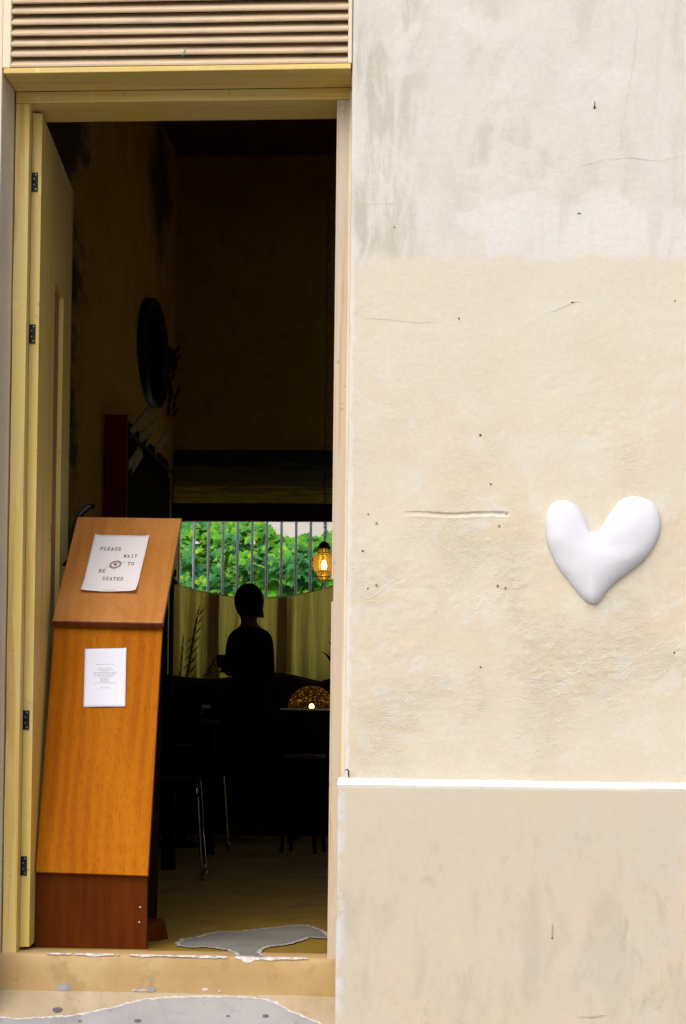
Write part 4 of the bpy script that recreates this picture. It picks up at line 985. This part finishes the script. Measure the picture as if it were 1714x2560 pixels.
for dx, dy, dz, L_, dr_ in ((.12, -.02, 1, 1.40, .20), (.08, -.05, 1, 1.1, .10), (-.10, -.1, 1, 1.1, .05), (.02, -.1, 1, 1.15, .03), (.22, .05, 1, 1.0, .16)): frond((-2.0, 7.35, .28), (dx, dy, dz), L_, dr_, pl)
fp = thing('floor_lamp', 'thin dark unlit floor lamp with small hat-shaped shade beside the window', 'lamp', (-2.03, 7.5, 0))
obj('pole', tube([(-2.03, 7.5, .03), (-2.03, 7.5, 1.745)], .017, 10), 'iron', fp, True); obj('base', lathe([(0, .001), (.13, .001), (.13, .015), (.03, .035), (0, .04)], (-2.03, 7.5, 0), 20), 'iron', fp, True)
obj('shade', lathe([(.052, 1.715), (.05, 1.722), (.028, 1.745), (.02, 1.752), (.012, 1.765), (.0, 1.77)], (-2.03, 7.5, 0), 20), 'mug', fp, True); obj('finial', tube([(-2.012, 7.5, 1.765), (-2.005, 7.5, 1.815)], .009, 8), 'iron', fp, True)
pp = thing('tall_plant', 'dark leafy pot plant half hidden by the right door jamb', 'plant', (-.83, 6.95, .8455))
obj('vase', lathe([(.0, .001), (.05, .001), (.075, .06), (.07, .15), (.045, .2), (.05, .215), (.04, .21), (0, .19)], (-.83, 6.95, .845), 20), 'iron', pp, True)
for k in range(26):
    a = k*2.4; L_ = rl.uniform(.22, .55); lean = rl.uniform(.04, .15); b0 = Vector((-.83, 6.95, 1.02)); bm = nb(); P = []
    for q in range(8):
        u = q/7; c_ = b0+Vector((lean*math.cos(a)*u**1.5, lean*math.sin(a)*u**1.5, L_*(u-.22*u**4))); w_ = .026*math.sin(math.pi*min(.97, .12+.85*u))
        P.append([bm.verts.new(c_+Vector((-math.sin(a)*w_*sg, math.cos(a)*w_*sg, 0))+Vector((.3*w_*sg, 0, 0))) for sg in (-1, 1)])
    for p0, p1 in zip(P, P[1:]): bm.faces.new((p0[0], p0[1], p1[1], p1[0]))
    obj('leaf', bm, 'palm', pp, True)
# ------------------------------------------------------------------ person seen from behind, holding a cup
pr = thing('person', 'standing person with short dark hair in black dress seen from behind, holding a cup', 'person', (-1.427, 7.0, 0))
V, E_, RD = [], [], []
def jn(p, r, par=None):
    V.append(p); RD.append(r); i = len(V)-1
    if par is not None: E_.append((par, i))
    return i
pel = jn((0, 0, .93), (.125, .095)); bel = jn((0, -.005, 1.07), (.105, .08), pel); che = jn((0, 0, 1.22), (.115, .085), bel); uch = jn((0, -.005, 1.325), (.085, .065), che)
nk = jn((-.008, .0, 1.405), (.045, .047), uch); hb = jn((-.012, .012, 1.47), (.055, .065), nk); hm = jn((-.014, .016, 1.545), (.070, .085), hb); ht = jn((-.014, .012, 1.61), (.058, .07), hm)
jn((-.014, .105, 1.53), (.012, .012), hm)                                   # nose
for s in (-1, 1): jn((-.014+s*.082, .012, 1.53), (.012, .018), hm)          # ears
for s in (-1, 1):
    hp = jn((s*.075, 0, .86), (.085, .085), pel); kn = jn((s*.078, .012, .48), (.056, .056), hp); an = jn((s*.075, -.005, .09), (.036, .036), kn); jn((s*.082, .13, .035), (.032, .028), jn((s*.078, .04, .045), (.036, .035), an))
def arm(s, elbow, wrist, fdir, curl):
    sh = jn((s*.09, -.005, 1.325), (.038, .038), uch); el = jn(elbow, (.028, .028), jn(((s*.112+elbow[0])/2, elbow[1]*.5, (1.30+elbow[2])/2), (.031, .031), sh)); wr = jn(wrist, (.022, .022), el)
    fd = Vector(fdir).normalized(); w_ = Vector(wrist); pm = jn(w_+fd*.05, (.030, .016), wr)
    across = Vector((0, 0, 1)); inn = Vector((-s*1.0, 0, 0)) if curl == 'in' else Vector((-1, 0, 0))
    for k, l_ in enumerate((.065, .075, .07, .055)):
        a = jn(w_+fd*.085+across*(.027-.018*k), (.0085, .0085), pm); b = jn(Vector(V[a])+(fd*.75+inn*.6).normalized()*l_*.55, (.008, .008), a); jn(Vector(V[b])+(fd*.2+inn).normalized()*l_*.45, (.0065, .0065), b)
    th1 = jn(w_+fd*.03+across*.030+inn*.01, (.010, .010), pm); jn(Vector(V[th1])+(fd*.6+inn*.7+across*.2).normalized()*.05, (.0085, .0085), th1)
arm(-1, (-.130, -.015, 1.10), (-.148, .175, 1.14), (-.22, 1, .0), 'in')
arm(1, (.127, -.02, 1.09), (.085, .16, 1.00), (-.35, 1, .1), 'in')
me = bpy.data.meshes.new('body'); me.from_pydata([tuple(v) for v in V], E_, []); body = bpy.data.objects.new('body', me); COL.objects.link(body); body.parent = pr
sk = body.modifiers.new('skin', 'SKIN'); sub = body.modifiers.new('sub', 'SUBSURF'); sub.levels = 1; sub.render_levels = 2
for i, v in enumerate(me.skin_vertices[0].data): v.radius = RD[i]; v.use_root = (i == 0)
me.materials.append(MAT['skin'])
for p in me.polygons: p.use_smooth = True
def loft(rings, n=28):
    bm = nb(); R_ = []
    for (cx_, cy, z, rx, ry) in rings: R_.append([bm.verts.new((cx_+rx*math.cos(k*2*math.pi/n), cy+ry*math.sin(k*2*math.pi/n), z)) for k in range(n)])
    for a, b in zip(R_, R_[1:]):
        for k in range(n): bm.faces.new((a[k], a[(k+1) % n], b[(k+1) % n], b[k]))
    bmesh.ops.recalc_face_normals(bm, faces=bm.faces); return bm
bm = loft([(0, 0, 1.388, .055, .056), (0, 0, 1.378, .088, .070), (0, -.002, 1.360, .118, .084), (0, 0, 1.325, .130, .095), (0, 0, 1.27, .130, .104), (0, 0, 1.18, .124, .104), (0, 0, 1.08, .114, .098), (0, 0, 1.03, .122, .098), (0, 0, .96, .14, .118), (0, 0, .86, .165, .138), (0, 0, .7, .185, .155), (0, 0, .5, .195, .17), (0, 0, .30, .20, .175), (0, 0, .13, .205, .18)])
obj('dress', bm, 'dress', pr, True, True)
for s, el in ((-1, (-.148, -.012, 1.13)), (1, (.147, -.017, 1.12))):
    wr_ = (-.148, .155, 1.138) if s < 0 else (.090, .14, 1.008); eb = (-.130, -.015, 1.10) if s < 0 else (.127, -.02, 1.09)
    obj('sleeve', tube(fillet([(s*.060, -.004, 1.338), (s*.100, -.005, 1.322), (s*.115, -.008, 1.27), eb, wr_], .03, 4), [.034]+[.043]*5+[.042]*5+[.041]*5+[.031], 16, None, False, (1, 0, 0)), 'dress', pr, True, True)
bm = nb(); G_ = []
for j in range(19):
    v = j/18; row = []
    for k in range(32):
        a = k*math.pi/16; cxh, cyh = math.cos(a), math.sin(a)
        if v < .5: ph = v*math.pi; rr2, z = math.sin(ph), 1.562+.116*math.cos(ph)
        else:
            q = (v-.5)/.5; z = 1.562-.105*q; rr2 = 1-.30*q*q
            if cxh > .45: rr2 = 1.0-.10*q+.14*q**4
            if cxh < -.2: rr2 = 1-.42*q**1.8
            if cyh > .35: z = 1.562-.03*q; rr2 = 1-.02*q          # open at the face
        rr2 *= 1+.035*noise.noise(Vector((cxh*7, cyh*7, v*3))); row.append(bm.verts.new((-.012+.098*rr2*cxh, .008+.110*rr2*cyh, z-(.004*cxh if v > .9 else 0)+(.010*noise.noise(Vector((a*5, 1, 2))) if v > .8 else 0))))
    G_.append(row)
for a, b in zip(G_, G_[1:]):
    for k in range(32): bm.faces.new((a[k], a[(k+1) % 32], b[(k+1) % 32], b[k]))
bmesh.ops.remove_doubles(bm, verts=bm.verts, dist=.0005); bmesh.ops.recalc_face_normals(bm, faces=bm.faces)
ho = obj('hair', bm, 'hair', pr, True, True); so = ho.modifiers.new('thick', 'SOLIDIFY'); so.thickness = .012
# footed cup in the left hand
mc = Vector((-1.642, 7.275, 1.10))
mg = thing('cup', 'dark footed cup with a loop handle held out at the person\'s left side', 'cup', mc)
obj('bowl', lathe([(0, 0), (.026, 0), (.027, .006), (.012, .016), (.012, .026), (.03, .038), (.040, .06), (.044, .10), (.043, .118), (.040, .118), (.040, .1), (.034, .06), (0, .045)], mc, 24), 'mug', mg, True)
obj('handle', tube([mc+Vector((-.040-.026*math.sin(k*math.pi/8)-.002, 0, .042+.058*k/8)) for k in range(9)], .0055, 8), 'mug', mg, True)
